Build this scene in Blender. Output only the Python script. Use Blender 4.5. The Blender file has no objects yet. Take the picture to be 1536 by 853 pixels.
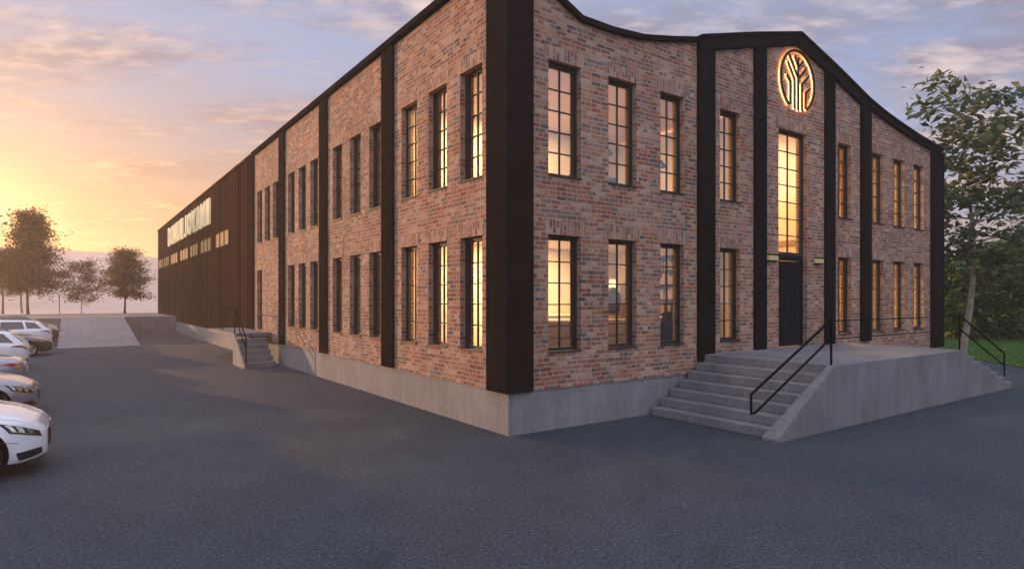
import bpy, bmesh, math, random
import numpy as np
from mathutils import Vector, Matrix
random.seed(7); np.random.seed(7)
R = math.radians
scene = bpy.context.scene
COL = scene.collection
# ------------------------------------------------------------------ frame of the building
TH = R(35.35); CT, ST = math.cos(TH), math.sin(TH)
CX, CY = -0.07, 11.03
def L2W(x, y, z=0.0): return (CX + CT*x - ST*y, CY + ST*x + CT*y, z)
SUN_AZ, SUN_EL = R(-57), R(4.8)           # azimuth from +Y, negative towards the left
SUN_DIR = Vector((math.sin(SUN_AZ)*math.cos(SUN_EL), math.cos(SUN_AZ)*math.cos(SUN_EL), math.sin(SUN_EL)))

# ------------------------------------------------------------------ node helpers
def newmat(name):
    m = bpy.data.materials.new(name); m.use_nodes = True
    nt = m.node_tree; b = nt.nodes['Principled BSDF']
    return m, nt, b
def N(nt, t, **kw):
    n = nt.nodes.new(t)
    for k, v in kw.items():
        if k.startswith('in_'):
            key = k[3:]; key = int(key) if key.isdigit() else key
            n.inputs[key].default_value = v
        else: setattr(n, k, v)
    return n
def math_n(nt, op, a, b=None, c=None, clamp=False):
    n = nt.nodes.new('ShaderNodeMath'); n.operation = op; n.use_clamp = clamp
    for i, v in enumerate((a, b, c)):
        if v is None: continue
        if isinstance(v, (int, float)): n.inputs[i].default_value = v
        else: nt.links.new(v, n.inputs[i])
    return n.outputs[0]
def mix_n(nt, fac, a, b, mode='MIX'):
    n = nt.nodes.new('ShaderNodeMix'); n.data_type = 'RGBA'; n.blend_type = mode; n.clamp_factor = True
    for i, v in ((0, fac), (6, a), (7, b)):
        if isinstance(v, (int, float)): n.inputs[i].default_value = v
        elif isinstance(v, tuple): n.inputs[i].default_value = v if len(v) == 4 else (*v, 1)
        else: nt.links.new(v, n.inputs[i])
    return n.outputs[2]
def ramp_n(nt, fac, stops, interp='LINEAR'):
    n = nt.nodes.new('ShaderNodeValToRGB'); n.color_ramp.interpolation = interp
    els = n.color_ramp.elements
    while len(els) < len(stops): els.new(0.5)
    for e, (p, c) in zip(els, stops):
        e.position = p; e.color = (*c, 1) if len(c) == 3 else c
    nt.links.new(fac, n.inputs[0]); return n.outputs[0]
def noise_n(nt, vec, scale, detail=4, rough=.55, dist=0, out=0):
    n = nt.nodes.new('ShaderNodeTexNoise'); n.inputs['Scale'].default_value = scale
    n.inputs['Detail'].default_value = detail; n.inputs['Roughness'].default_value = rough
    n.inputs['Distortion'].default_value = dist
    if vec is not None: nt.links.new(vec, n.inputs['Vector'])
    return n.outputs[out]
def bump_n(nt, b, h, strength=.3, dist=.01):
    n = nt.nodes.new('ShaderNodeBump'); n.inputs['Strength'].default_value = strength; n.inputs['Distance'].default_value = dist
    nt.links.new(h, n.inputs['Height']); nt.links.new(n.outputs[0], b.inputs['Normal'])
def simple(name, col, rough=.5, metal=0, var=.15, scale=6, bump=0, coat=0):
    m, nt, b = newmat(name)
    tc = N(nt, 'ShaderNodeTexCoord').outputs['Object']
    n = noise_n(nt, tc, scale, 5)
    lo = tuple(c*(1-var) for c in col); hi = tuple(min(1, c*(1+var)) for c in col)
    nt.links.new(ramp_n(nt, n, [(.3, lo), (.7, hi)]), b.inputs['Base Color'])
    b.inputs['Roughness'].default_value = rough; b.inputs['Metallic'].default_value = metal
    if rough > .7 and not metal: b.inputs['Specular IOR Level'].default_value = (.0 if max(col) < .06 else .1)
    if coat: b.inputs['Coat Weight'].default_value = coat; b.inputs['Coat Roughness'].default_value = .04
    if bump: bump_n(nt, b, noise_n(nt, tc, scale*12, 4), bump, .005)
    return m
def emit_mat(name, col, strength):
    m, nt, b = newmat(name)
    b.inputs['Base Color'].default_value = (*[c*.42 for c in col], 1)
    b.inputs['Emission Color'].default_value = (*col, 1); b.inputs['Emission Strength'].default_value = strength
    tc = N(nt, 'ShaderNodeTexCoord').outputs['Object']
    nt.links.new(ramp_n(nt, noise_n(nt, tc, 3), [(.3, (.75, .75, .75)), (.7, (.85, .85, .85))]), b.inputs['Roughness']); b.inputs['Specular IOR Level'].default_value = .05
    return m

# ------------------------------------------------------------------ materials
def brick_mat(name):
    m, nt, b = newmat(name); L = nt.links
    uv = N(nt, 'ShaderNodeUVMap').outputs[0]
    dn = N(nt, 'ShaderNodeTexNoise', in_Scale=2.2, in_Detail=3); L.new(uv, dn.inputs['Vector'])
    off = N(nt, 'ShaderNodeVectorMath', operation='MULTIPLY_ADD')
    L.new(dn.outputs['Color'], off.inputs[0]); off.inputs[1].default_value = (.05, .035, 0); L.new(uv, off.inputs[2])
    d2 = N(nt, 'ShaderNodeTexNoise', in_Scale=14, in_Detail=2); L.new(uv, d2.inputs['Vector'])
    off2 = N(nt, 'ShaderNodeVectorMath', operation='MULTIPLY_ADD')
    L.new(d2.outputs['Color'], off2.inputs[0]); off2.inputs[1].default_value = (.018, .014, 0); L.new(off.outputs[0], off2.inputs[2])
    bk = N(nt, 'ShaderNodeTexBrick', offset=.5, offset_frequency=2, squash=.55, squash_frequency=3)
    L.new(off2.outputs[0], bk.inputs['Vector'])
    for k, v in (('Scale', 1), ('Mortar Size', .012), ('Mortar Smooth', .35), ('Bias', 0), ('Brick Width', .255), ('Row Height', .087)):
        bk.inputs[k].default_value = v
    bk.inputs['Color1'].default_value = (0, 0, 0, 1); bk.inputs['Color2'].default_value = (1, 1, 1, 1); bk.inputs['Mortar'].default_value = (.5, .5, .5, 1)
    base = ramp_n(nt, bk.outputs['Color'], [
        (0, (.080, .072, .078)), (.08, (.13, .115, .12)), (.15, (.22, .14, .11)), (.24, (.24, .070, .040)), (.40, (.42, .14, .07)),
        (.50, (.25, .080, .048)), (.61, (.52, .23, .12)), (.71, (.56, .37, .25)), (.80, (.40, .14, .075)), (.92, (.58, .40, .29)), (1, (.17, .09, .07))])
    fine = noise_n(nt, uv, 55, 5, .65)
    base = mix_n(nt, .55, base, ramp_n(nt, fine, [(.3, (.35, .33, .33)), (.7, (1, 1, 1))]), 'MULTIPLY')
    # lime smear: old mortar wiped over part of the bricks
    sm = noise_n(nt, uv, 1.3, 6, .7); sm2 = noise_n(nt, uv, 9, 5, .7)
    smear = math_n(nt, 'MULTIPLY', ramp_n(nt, sm, [(.38, (0, 0, 0)), (.66, (1, 1, 1))]), ramp_n(nt, sm2, [(.35, (.1, .1, .1)), (.62, (.95, .95, .95))]))
    mort = ramp_n(nt, noise_n(nt, uv, 30, 4), [(.3, (.31, .225, .175)), (.7, (.53, .40, .32))])
    col = mix_n(nt, math_n(nt, 'MULTIPLY', smear, .72), base, mort)
    col = mix_n(nt, bk.outputs['Fac'], col, mort)
    wt = N(nt, 'ShaderNodeMapping'); L.new(uv, wt.inputs[0]); wt.inputs['Scale'].default_value = (.9, .22, 1)
    col = mix_n(nt, .8, col, ramp_n(nt, noise_n(nt, wt.outputs[0], 1.1, 6, .65), [(.34, (.70, .68, .68)), (.62, (1.08, 1.06, 1.04))]), 'MULTIPLY')
    L.new(col, b.inputs['Base Color']); b.inputs['Roughness'].default_value = .9; b.inputs['Specular IOR Level'].default_value = .2
    h = math_n(nt, 'SUBTRACT', math_n(nt, 'MULTIPLY', fine, .45), math_n(nt, 'MULTIPLY', bk.outputs['Fac'], .9))
    h = math_n(nt, 'ADD', h, math_n(nt, 'MULTIPLY', bk.outputs['Color'], .25))
    bump_n(nt, b, h, .7, .014)
    return m
def concrete_mat(name, col, contrast=.25, streak=True):
    m, nt, b = newmat(name); L = nt.links
    tc = N(nt, 'ShaderNodeTexCoord').outputs['Object']
    a = noise_n(nt, tc, .9, 6, .6); c = noise_n(nt, tc, 18, 6, .65)
    mp = N(nt, 'ShaderNodeMapping'); L.new(tc, mp.inputs[0]); mp.inputs['Scale'].default_value = (3.5, 3.5, .35)
    s = noise_n(nt, mp.outputs[0], 1.6, 5, .6)
    v = math_n(nt, 'ADD', math_n(nt, 'MULTIPLY', a, .4), math_n(nt, 'ADD', math_n(nt, 'MULTIPLY', c, .3), math_n(nt, 'MULTIPLY', s, .3)))
    lo = tuple(k*(1-contrast) for k in col); hi = tuple(k*(1+contrast) for k in col)
    L.new(ramp_n(nt, v, [(.38, lo), (.62, hi)]), b.inputs['Base Color'])
    b.inputs['Roughness'].default_value = .88
    bump_n(nt, b, math_n(nt, 'ADD', c, noise_n(nt, tc, 90, 3)), .35, .006)
    return m
def asphalt_mat():
    m, nt, b = newmat('asphalt'); L = nt.links
    tc = N(nt, 'ShaderNodeTexCoord').outputs['Object']
    big = noise_n(nt, tc, .22, 5, .6); mid = noise_n(nt, tc, 1.7, 4, .6); g = noise_n(nt, tc, 48, 3, .85); g2 = noise_n(nt, tc, 20, 3, .85)
    v = math_n(nt, 'ADD', math_n(nt, 'MULTIPLY', g, .6), math_n(nt, 'MULTIPLY', g2, .4))
    c = ramp_n(nt, v, [(.34, (.0068, .0090, .0122)), (.47, (.0268, .0345, .0455)), (.55, (.0535, .0675, .0855)), (.65, (.21, .24, .27))])
    w = math_n(nt, 'ADD', math_n(nt, 'MULTIPLY', big, .6), math_n(nt, 'MULTIPLY', mid, .4))
    c = mix_n(nt, 1.0, c, ramp_n(nt, w, [(.35, (.72, .72, .75)), (.65, (1.15, 1.13, 1.1))]), 'MULTIPLY')
    # worn wheel tracks, old repairs and stains
    tw = N(nt, 'ShaderNodeMapping'); L.new(tc, tw.inputs[0]); tw.inputs['Rotation'].default_value = (0, 0, -TH); tw.inputs['Scale'].default_value = (.55, .05, 1)
    c = mix_n(nt, .8, c, ramp_n(nt, noise_n(nt, tw.outputs[0], 1.0, 4, .6), [(.38, (.88, .89, .90)), (.5, (1, 1, 1)), (.64, (1.09, 1.08, 1.07))]), 'MULTIPLY')
    st = noise_n(nt, tc, .55, 2, .5, 1.2)
    c = mix_n(nt, ramp_n(nt, st, [(.66, (0, 0, 0)), (.74, (.35, .35, .35))]), c, (.02, .021, .024))
    vo = N(nt, 'ShaderNodeTexVoronoi', feature='DISTANCE_TO_EDGE', in_Scale=.16); 
    wv = N(nt, 'ShaderNodeVectorMath', operation='MULTIPLY_ADD'); L.new(noise_n(nt, tc, .8, 5, .65, 0, 1), wv.inputs[0]); wv.inputs[1].default_value = (1.6, 1.6, 0); L.new(tc, wv.inputs[2]); L.new(wv.outputs[0], vo.inputs['Vector'])
    ck = ramp_n(nt, vo.outputs['Distance'], [(.0, (.6, .6, .6)), (.0035, (0, 0, 0))])
    ck = math_n(nt, 'MULTIPLY', ck, ramp_n(nt, noise_n(nt, tc, .12, 2), [(.5, (0, 0, 0)), (.6, (1, 1, 1))]))
    c = mix_n(nt, ck, c, (.012, .013, .016))
    L.new(c, b.inputs['Base Color']); b.inputs['Roughness'].default_value = .85; b.inputs['Specular IOR Level'].default_value = .3
    bump_n(nt, b, v, .6, .008)
    return m
def paver_mat():
    m, nt, b = newmat('ramp_paving'); L = nt.links
    uv = N(nt, 'ShaderNodeUVMap').outputs[0]
    bk = N(nt, 'ShaderNodeTexBrick', offset=.5)
    L.new(uv, bk.inputs['Vector'])
    for k, v in (('Scale', 1), ('Mortar Size', .02), ('Mortar Smooth', .2), ('Bias', 0), ('Brick Width', 1.2), ('Row Height', .6)): bk.inputs[k].default_value = v
    bk.inputs['Color1'].default_value = (.20, .185, .18, 1); bk.inputs['Color2'].default_value = (.27, .25, .245, 1); bk.inputs['Mortar'].default_value = (.13, .12, .12, 1)
    L.new(mix_n(nt, .6, bk.outputs[0], ramp_n(nt, noise_n(nt, uv, 6, 6), [(.3, (.7, .7, .7)), (.7, (1.1, 1.1, 1.1))]), 'MULTIPLY'), b.inputs['Base Color'])
    b.inputs['Roughness'].default_value = .8
    return m
def cladding_mat():
    m, nt, b = newmat('brown_metal_cladding'); L = nt.links
    tc = N(nt, 'ShaderNodeTexCoord').outputs['Object']
    sp = N(nt, 'ShaderNodeSeparateXYZ'); L.new(tc, sp.inputs[0])
    idx = math_n(nt, 'FLOOR', math_n(nt, 'DIVIDE', sp.outputs[1], .62))
    wn = N(nt, 'ShaderNodeTexWhiteNoise', noise_dimensions='1D'); L.new(idx, wn.inputs['W'])
    c = ramp_n(nt, wn.outputs['Value'], [(0, (.048, .018, .011)), (.5, (.088, .034, .020)), (1, (.13, .053, .031))])
    mp = N(nt, 'ShaderNodeMapping'); L.new(tc, mp.inputs[0]); mp.inputs['Scale'].default_value = (2, 2, .15)
    c = mix_n(nt, .6, c, ramp_n(nt, noise_n(nt, mp.outputs[0], 3, 5), [(.3, (.6, .6, .6)), (.7, (1.15, 1.15, 1.15))]), 'MULTIPLY')
    L.new(c, b.inputs['Base Color']); b.inputs['Metallic'].default_value = .0; b.inputs['Roughness'].default_value = .7; b.inputs['Specular IOR Level'].default_value = .0
    return m
def glass_mat(name='window_glass', tint=(.8, .8, .78), base=.17):
    m, nt, b = newmat(name); L = nt.links
    nt.nodes.remove(b); out = nt.nodes['Material Output']
    tc = N(nt, 'ShaderNodeTexCoord').outputs['Object']
    bp = N(nt, 'ShaderNodeBump', in_Strength=.05, in_Distance=.02); L.new(noise_n(nt, tc, 1.6, 2), bp.inputs['Height'])
    lw = N(nt, 'ShaderNodeLayerWeight', in_Blend=.5)
    f = math_n(nt, 'ADD', math_n(nt, 'MULTIPLY', math_n(nt, 'POWER', lw.outputs['Facing'], 3.6), .9), base, clamp=True)
    tr = N(nt, 'ShaderNodeBsdfTransparent'); tr.inputs[0].default_value = (*tint, 1)
    gl = N(nt, 'ShaderNodeBsdfGlossy', in_Roughness=.015); gl.inputs[0].default_value = (.95, .95, .95, 1); L.new(bp.outputs[0], gl.inputs['Normal'])
    mx = N(nt, 'ShaderNodeMixShader'); L.new(f, mx.inputs[0]); L.new(tr.outputs[0], mx.inputs[1]); L.new(gl.outputs[0], mx.inputs[2])
    L.new(mx.outputs[0], out.inputs[0])
    return m
def leaf_mat(name, c1, c2, c3, trans=.35):
    m, nt, b = newmat(name); L = nt.links
    g = N(nt, 'ShaderNodeNewGeometry')
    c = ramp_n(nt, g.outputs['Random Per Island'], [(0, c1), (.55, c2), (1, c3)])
    tc = N(nt, 'ShaderNodeTexCoord').outputs['Object']
    c = mix_n(nt, .7, c, ramp_n(nt, noise_n(nt, tc, 1.1, 3), [(.35, (.55, .55, .55)), (.65, (1.25, 1.25, 1.2))]), 'MULTIPLY')
    L.new(c, b.inputs['Base Color']); b.inputs['Roughness'].default_value = .55
    tl = N(nt, 'ShaderNodeBsdfTranslucent'); L.new(c, tl.inputs[0])
    mx = N(nt, 'ShaderNodeMixShader', in_0=trans); L.new(b.outputs[0], mx.inputs[1]); L.new(tl.outputs[0], mx.inputs[2])
    L.new(mx.outputs[0], nt.nodes['Material Output'].inputs[0])
    return m
M = dict(
    brick=brick_mat('reclaimed_brick'), concrete=concrete_mat('plinth_concrete', (.20, .19, .19)),
    slab=concrete_mat('stair_concrete', (.17, .163, .17), .3), asphalt=asphalt_mat(), paver=paver_mat(), clad=cladding_mat(),
    black=simple('black_metal', (.015, .0125, .012), .85, .0, .25, 3, .15), frame=simple('black_window_frame', (.013, .013, .014), .7, 0, .2, 8),
    door=simple('black_door_paint', (.018, .019, .023), .75, 0, .15, 3), rail=simple('black_rail_paint', (.010, .010, .011), .75, 0, .2, 10),
    roof=simple('roof_felt', (.05, .05, .055), .9, 0, .2, 2), glass=glass_mat(), 
    cream=simple('cream_plaster', (.62, .50, .36), .9, 0, .08, 2), floor=simple('oak_floor', (.28, .18, .10), .5, 0, .2, 4),
    white=simple('white_lacquer', (.7, .67, .6), .5, 0, .05), sofa=simple('cream_upholstery', (.62, .5, .38), .95, 0, .08, 12, .2),
    dark=simple('dark_upholstery', (.02, .018, .017), .8, 0, .2, 10), wood=simple('oak_furniture', (.25, .14, .07), .55, 0, .25, 5),
    glow=emit_mat('warm_backlight', (.8, .50, .22), .12), letter=emit_mat('lit_cream_letters', (1, .80, .50), .32),
    led=emit_mat('led_strip_glow', (1, .52, .20), 11), litpane=emit_mat('lit_hall_window', (.55, .36, .18), .22), lampglow=emit_mat('lamp_bulb_glow', (1, .74, .35), 1.5), sconce=emit_mat('sconce_glow', (.8, .66, .34), .12),
    hazy_hill=simple('haze_paled_hill', (.58, .44, .37), .95, 0, .25, .02), lawn=simple('lawn_soil_green', (.06, .14, .022), .9, 0, .4, 1.5, .4),  # hill base colour is paled to carry part of the distance haze
    bark=simple('bark', (.13, .095, .07), .9, 0, .35, 6, .6), barkpale=simple('pale_bark', (.32, .25, .19), .9, 0, .3, 5, .5), barkwhite=simple('white_trunk_wrap', (.75, .72, .68), .8, 0, .1),
    tyre=simple('tyre_rubber', (.012, .012, .012), .8), rim=simple('alloy_rim', (.55, .55, .56), .25, .9, .08),
    carblack=simple('car_trim_black', (.010, .010, .011), .35, 0, .2), carglass=simple('car_glass', (.012, .014, .016), .04, 0, .1, coat=1),
    tail=simple('tail_lamp_red', (.35, .012, .012), .15, 0, .2, coat=1), headl=simple('headlight_chrome', (.65, .62, .5), .12, .8, .3, 25), chrome=simple('chrome', (.7, .7, .7), .1, 1, .05),
    leaf_dark=leaf_mat('dark_leaves', (.035, .06, .022), (.085, .12, .04), (.18, .21, .08), .48),
    leaf_hedge=leaf_mat('hedge_leaves', (.03, .07, .014), (.12, .22, .032), (.46, .50, .07), .45),
    leaf_far=leaf_mat('backlight_gold_leaves', (.07, .055, .018), (.14, .095, .03), (.26, .16, .045), .62),  # golden backlight of the low sun is partly put into these leaf colours
    blade=leaf_mat('grass_blades', (.05, .12, .018), (.085, .18, .028), (.13, .23, .05), .4))

# ------------------------------------------------------------------ mesh builder
class MB:
    def __init__(s): s.v = []; s.f = []; s.mi = []; s.uvrot = []; s.sm = []
    def face(s, pts, mi=0, rot=False, smooth=False):
        b = len(s.v); s.v += [tuple(p) for p in pts]; s.f.append(list(range(b, b+len(pts)))); s.mi.append(mi); s.uvrot.append(rot); s.sm.append(smooth)
        return s
    def box(s, x0, x1, y0, y1, z0, z1, mi=0, rot=False, skip=''):
        if x0 > x1: x0, x1 = x1, x0
        if y0 > y1: y0, y1 = y1, y0
        if z0 > z1: z0, z1 = z1, z0
        b = len(s.v)
        s.v += [(x0,y0,z0),(x1,y0,z0),(x1,y1,z0),(x0,y1,z0),(x0,y0,z1),(x1,y0,z1),(x1,y1,z1),(x0,y1,z1)]
        for k, q in (('b',(0,3,2,1)),('t',(4,5,6,7)),('f',(0,1,5,4)),('r',(1,2,6,5)),('k',(2,3,7,6)),('l',(3,0,4,7))):
            if k in skip: continue
            s.f.append([b+i for i in q]); s.mi.append(mi); s.uvrot.append(rot); s.sm.append(False)
        return s
    def grid(s, P, mi=0, smooth=True, closeu=False):
        b = len(s.v); n = len(P); m = len(P[0])
        for row in P: s.v += [tuple(p) for p in row]
        for i in range(n-1):
            for j in range(m if closeu else m-1):
                jj = (j+1) % m
                s.f.append([b+i*m+j, b+i*m+jj, b+(i+1)*m+jj, b+(i+1)*m+j]); s.mi.append(mi); s.uvrot.append(False); s.sm.append(smooth)
        return s
    def tube(s, pts, r, n=8, mi=0, caps=True, smooth=True):
        pts = [Vector(p) for p in pts]
        rr = r if isinstance(r, (list, tuple)) else [r]*len(pts)
        rings = []; prev = None
        for i, p in enumerate(pts):
            if i == 0: d = pts[1]-p
            elif i == len(pts)-1: d = p-pts[i-1]
            else: d = (pts[i+1]-p).normalized() + (p-pts[i-1]).normalized()
            d.normalize()
            a = prev if prev is not None else (Vector((0,0,1)) if abs(d.z) < .9 else Vector((1,0,0)))
            u = a - d*a.dot(d); u.normalize(); prev = u
            w = d.cross(u)
            rings.append([p + (u*math.cos(2*math.pi*k/n + math.pi/n) + w*math.sin(2*math.pi*k/n + math.pi/n))*rr[i] for k in range(n)])
        s.grid(rings, mi, smooth, True)
        if caps:
            s.face(list(reversed(rings[0])), mi); s.face(rings[-1], mi)
        return s
    def lathe(s, prof, c, axis='z', n=24, mi=0, smooth=True):
        P = []
        for r, h in prof:
            ring = []
            for k in range(n):
                a = 2*math.pi*k/n
                if axis == 'z': ring.append((c[0]+r*math.cos(a), c[1]+r*math.sin(a), c[2]+h))
                else: ring.append((c[0]+r*math.cos(a), c[1]+h, c[2]+r*math.sin(a)))
            P.append(ring)
        return s.grid(P, mi, smooth, True)
    def build(s, name, mats, parent=None, bevel=0, loc=None):
        me = bpy.data.meshes.new(name); me.from_pydata(s.v, [], s.f)
        mats = mats if isinstance(mats, (list, tuple)) else [mats]
        for m in mats: me.materials.append(m)
        me.polygons.foreach_set('material_index', s.mi)
        me.polygons.foreach_set('use_smooth', s.sm)
        uvl = me.uv_layers.new(name='UVMap')
        me.update()
        for p, rot in zip(me.polygons, s.uvrot):
            n = p.normal; ax = max(range(3), key=lambda i: abs(n[i]))
            for li in p.loop_indices:
                co = me.vertices[me.loops[li].vertex_index].co
                u = (co.y, co.z) if ax == 0 else ((co.x, co.z) if ax == 1 else (co.x, co.y))
                uvl.data[li].uv = (u[1], u[0]) if rot else u
        o = bpy.data.objects.new(name, me); COL.objects.link(o)
        if parent is not None: o.parent = parent
        if loc is not None: o.location = loc
        if bevel:
            bm = bmesh.new(); bm.from_mesh(me); bmesh.ops.remove_doubles(bm, verts=bm.verts, dist=1e-5); bm.to_mesh(me); bm.free()
            b = o.modifiers.new('bevel', 'BEVEL'); b.width = bevel; b.segments = 2; b.limit_method = 'ANGLE'
        return o
def tag(o, label=None, cat=None, group=None, kind=None):
    if label: o['label'] = label
    if cat: o['category'] = cat
    if group: o['group'] = group
    if kind: o['kind'] = kind
    return o
def empty(name, loc, rz=0.0, label=None, cat=None, group=None):
    o = bpy.data.objects.new(name, None); COL.objects.link(o); o.location = loc; o.rotation_euler = (0, 0, rz); o.empty_display_size = .3
    return tag(o, label, cat, group)
def copy_tree(o, parent=None):
    c = o.copy(); COL.objects.link(c); c.parent = parent
    for ch in list(o.children): copy_tree(ch, c)
    return c

# ------------------------------------------------------------------ ground
g = MB()
g.face([(-415, -80, 0), (415, -80, 0), (415, 425, 0), (-415, 425, 0)])
tag(g.build('ground', M['asphalt']), kind='structure')
# lawn on the right
pl = [(18.0, 20.3), (19.0, 25.6), (16.4, 29.5), (9, 42), (6, 62), (90, 62), (90, 16), (40, 17)]
g = MB()
cx = [(x, y, .03) for x, y in pl]
g.face(cx)
for i in range(len(pl)):
    a, b = pl[i], pl[(i+1) % len(pl)]
    g.face([(a[0], a[1], 0), (b[0], b[1], 0), (b[0], b[1], .03), (a[0], a[1], .03)])
tag(g.build('lawn', M['lawn']), kind='structure')
# paved ramp and raised loading terrace
root_ramp = MB()
x0, x1, y0, y1, h = -7.0, -3.42, 29.2, 42.5, 1.2
def lw(*p): return L2W(*p)
P = lambda x, y, z: Vector((x, y, z))
ramp = MB()
ramp.face([P(x0,y0,.012), P(x1,y0,.012), P(x1,y1,h), P(x0,y1,h)])
ramp.face([P(x1,y0,0), P(x1,y1,0), P(x1,y1,h), P(x1,y0,.012)])
ramp.face([P(x0,y0,0), P(x0,y1,0), P(x0,y1,h), P(x0,y0,.012)])
ro = ramp.build('ramp', M['paver']); ro.location = L2W(0,0); ro.rotation_euler.z = TH; tag(ro, kind='structure')
te = MB()
te.box(-60, -3.3, 42.505, 58, 0, 1.2)
te.box(-3.3, -.03, 43.3, 58, 0, 1.2)
to = te.build('terrace', M['slab']); to.location = L2W(0,0); to.rotation_euler.z = TH; tag(to, kind='structure')
# far hills
hp = []
for i in range(46):
    az = R(-78 + i*66/45); row = []
    for j in range(30):
        r = 95 + 305*(j/29)**1.3
        t = min(1, max(0, (r-100)/225)); sm = t*t*(3-2*t)
        ridge = 23.5 - 3*max(0, (math.degrees(az)+36)/8) if math.degrees(az) > -36 else 23.5
        ridge = max(14, ridge) - 15*min(1, max(0, (-41-math.degrees(az))/4)) + .5*math.sin(az*31) + .3*math.sin(az*77+1)
        z = -.4 + ridge*sm - 6*max(0, (r-345)/55)
        row.append((r*math.sin(az), r*math.cos(az), z))
    hp.append(row)
g = MB(); g.grid(hp); tag(g.build('hills', M['hazy_hill']), kind='structure')

# ------------------------------------------------------------------ brick building
B = empty('brick_building', L2W(0, 0), TH, 'two storey red brick industrial building with black corner column and pointed gable', 'building')
RZ = .18                                                   # window reveal depth
ZL, ZLT, ZU, ZUT = 1.45, 3.67, 4.77, 6.95
WR = [(.92,1.73), (2.47,3.28), (4.02,4.80), (6.09,6.88), (11.54,12.30), (13.58,14.34), (15.0,15.78), (16.46,17.24)]
DR = (8.53, 9.90)
WL = [(.86,1.68), (2.22,3.04), (3.58,4.40), (5.54,6.36), (6.93,7.75), (8.34,9.16), (10.50,11.32), (11.78,12.60), (13.06,13.88), (15.14,15.96), (16.40,17.22), (17.66,18.48)]
PROF = [(0,8.60),(.6,8.60),(1.1,8.12),(1.7,7.84),(2.5,7.83),(3.4,7.90),(4.3,8.08),(5.24,8.30),(7.3,8.87),(9.38,9.40),(11.3,8.90),(13.2,8.35),(14.1,8.16),(15.0,8.01),(16.5,7.80),(18.46,7.60)]
def prof(x): return float(np.interp(x, [p[0] for p in PROF], [p[1] for p in PROF]))
def wall(holes, length, z0, top, axis, name):
    """brick wall with real openings; outer face at 0, thickness .32, reveals brick."""
    T = .32
    mb = MB()
    def pt(a, d, z): return (a, d, z) if axis == 'x' else (d, a, z)
    xs = sorted(set([0, length] + [h[0] for h in holes] + [h[1] for h in holes] + ([p[0] for p in PROF] if axis == 'x' else [])))
    zs = sorted(set([z0, 7.1] + [h[2] for h in holes] + [h[3] for h in holes]))
    def hole(a, z): return any(h[0] < a < h[1] and h[2] < z < h[3] for h in holes)
    for i in range(len(xs)-1):
        a0, a1 = xs[i], xs[i+1]
        for j in range(len(zs)-1):
            b0, b1 = zs[j], zs[j+1]
            if hole((a0+a1)/2, (b0+b1)/2): continue
            for d in (0, T): mb.face([pt(a0,d,b0), pt(a1,d,b0), pt(a1,d,b1), pt(a0,d,b1)])
        t0, t1 = top(a0), top(a1)
        for d in (0, T): mb.face([pt(a0,d,7.1), pt(a1,d,7.1), pt(a1,d,t1), pt(a0,d,t0)])
        mb.face([pt(a0,0,t0), pt(a1,0,t1), pt(a1,T,t1), pt(a0,T,t0)])
    for (a0, a1, b0, b1) in holes:
        mb.face([pt(a0,0,b0), pt(a0,T,b0), pt(a0,T,b1), pt(a0,0,b1)]); mb.face([pt(a1,0,b0), pt(a1,T,b0), pt(a1,T,b1), pt(a1,0,b1)])
        mb.face([pt(a0,0,b1), pt(a1,0,b1), pt(a1,T,b1), pt(a0,T,b1)]); mb.face([pt(a0,0,b0), pt(a1,0,b0), pt(a1,T,b0), pt(a0,T,b0)])
    for a in (0, length): mb.face([pt(a,0,z0), pt(a,T,z0), pt(a,T,top(a)), pt(a,0,top(a))])
    mb.face([pt(0,0,z0), pt(length,0,z0), pt(length,T,z0), pt(0,T,z0)])
    return mb.build(name, M['brick'], B)
holesR = [(a,b,ZL,ZLT) for a,b in WR] + [(a,b,ZU,ZUT) for a,b in WR] + [(DR[0],DR[1],1.2,6.9)]
holesL = [(a,b,ZL,ZLT) for a,b in WL[:11] if not (15 < a < 17.5)] + [(a,b,ZU,ZUT) for a,b in WL] + [(17.66,18.48,1.2,3.67)]
ww = wall(holesR, 18.4, .78, prof, 'x', 'wall'); 
wl = wall([(a-.323,b-.323,c,d) for a,b,c,d in holesL], 18.68, .78, lambda a: 8.60, 'y', 'wall'); wl.location.y = .323
# right end wall and back wall
b = MB(); b.box(18.402, 18.72, .0, 19.0, .78, 7.58); b.build('wall', M['brick'], B)
# plinth
b = MB(); b.box(.03, 18.65, .03, .33, 0, .778); b.box(.03, .33, .335, 19.0, 0, .778); b.box(18.33, 18.65, .335, 19.0, 0, .778)
b.build('plinth', M['concrete'], B)
# pilasters + corner column
def pil(x0, x1, y0, y1, z0, z1): b = MB(); b.box(x0, x1, y0, y1, z0, z1); b.build('pilaster', M['black'], B, .008)
b = MB(); b.box(-.08, .52, -.08, .61, .77, 8.9); b.build('corner_column', M['black'], B, .012)
for a, c in ((5.24,5.84), (7.42,7.91), (10.77,11.28), (12.82,13.42)):
    pil(a, c, -.07, -.002, .79 if a < 5.3 or a > 12.9 else 1.203, min(prof(a), prof(c))-.02)
b = MB(); b.box(17.76, 18.78, -.07, -.002, .79, 7.6); b.box(18.722, 18.78, 0, .6, .79, 7.6); b.build('corner_column', M['black'], B, .008)
for a, c in ((4.78,5.44), (9.58,10.24), (14.23,14.92), (18.96,19.5)):
    pil(-.07, -.002, a, c, .80, 8.60)
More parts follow.
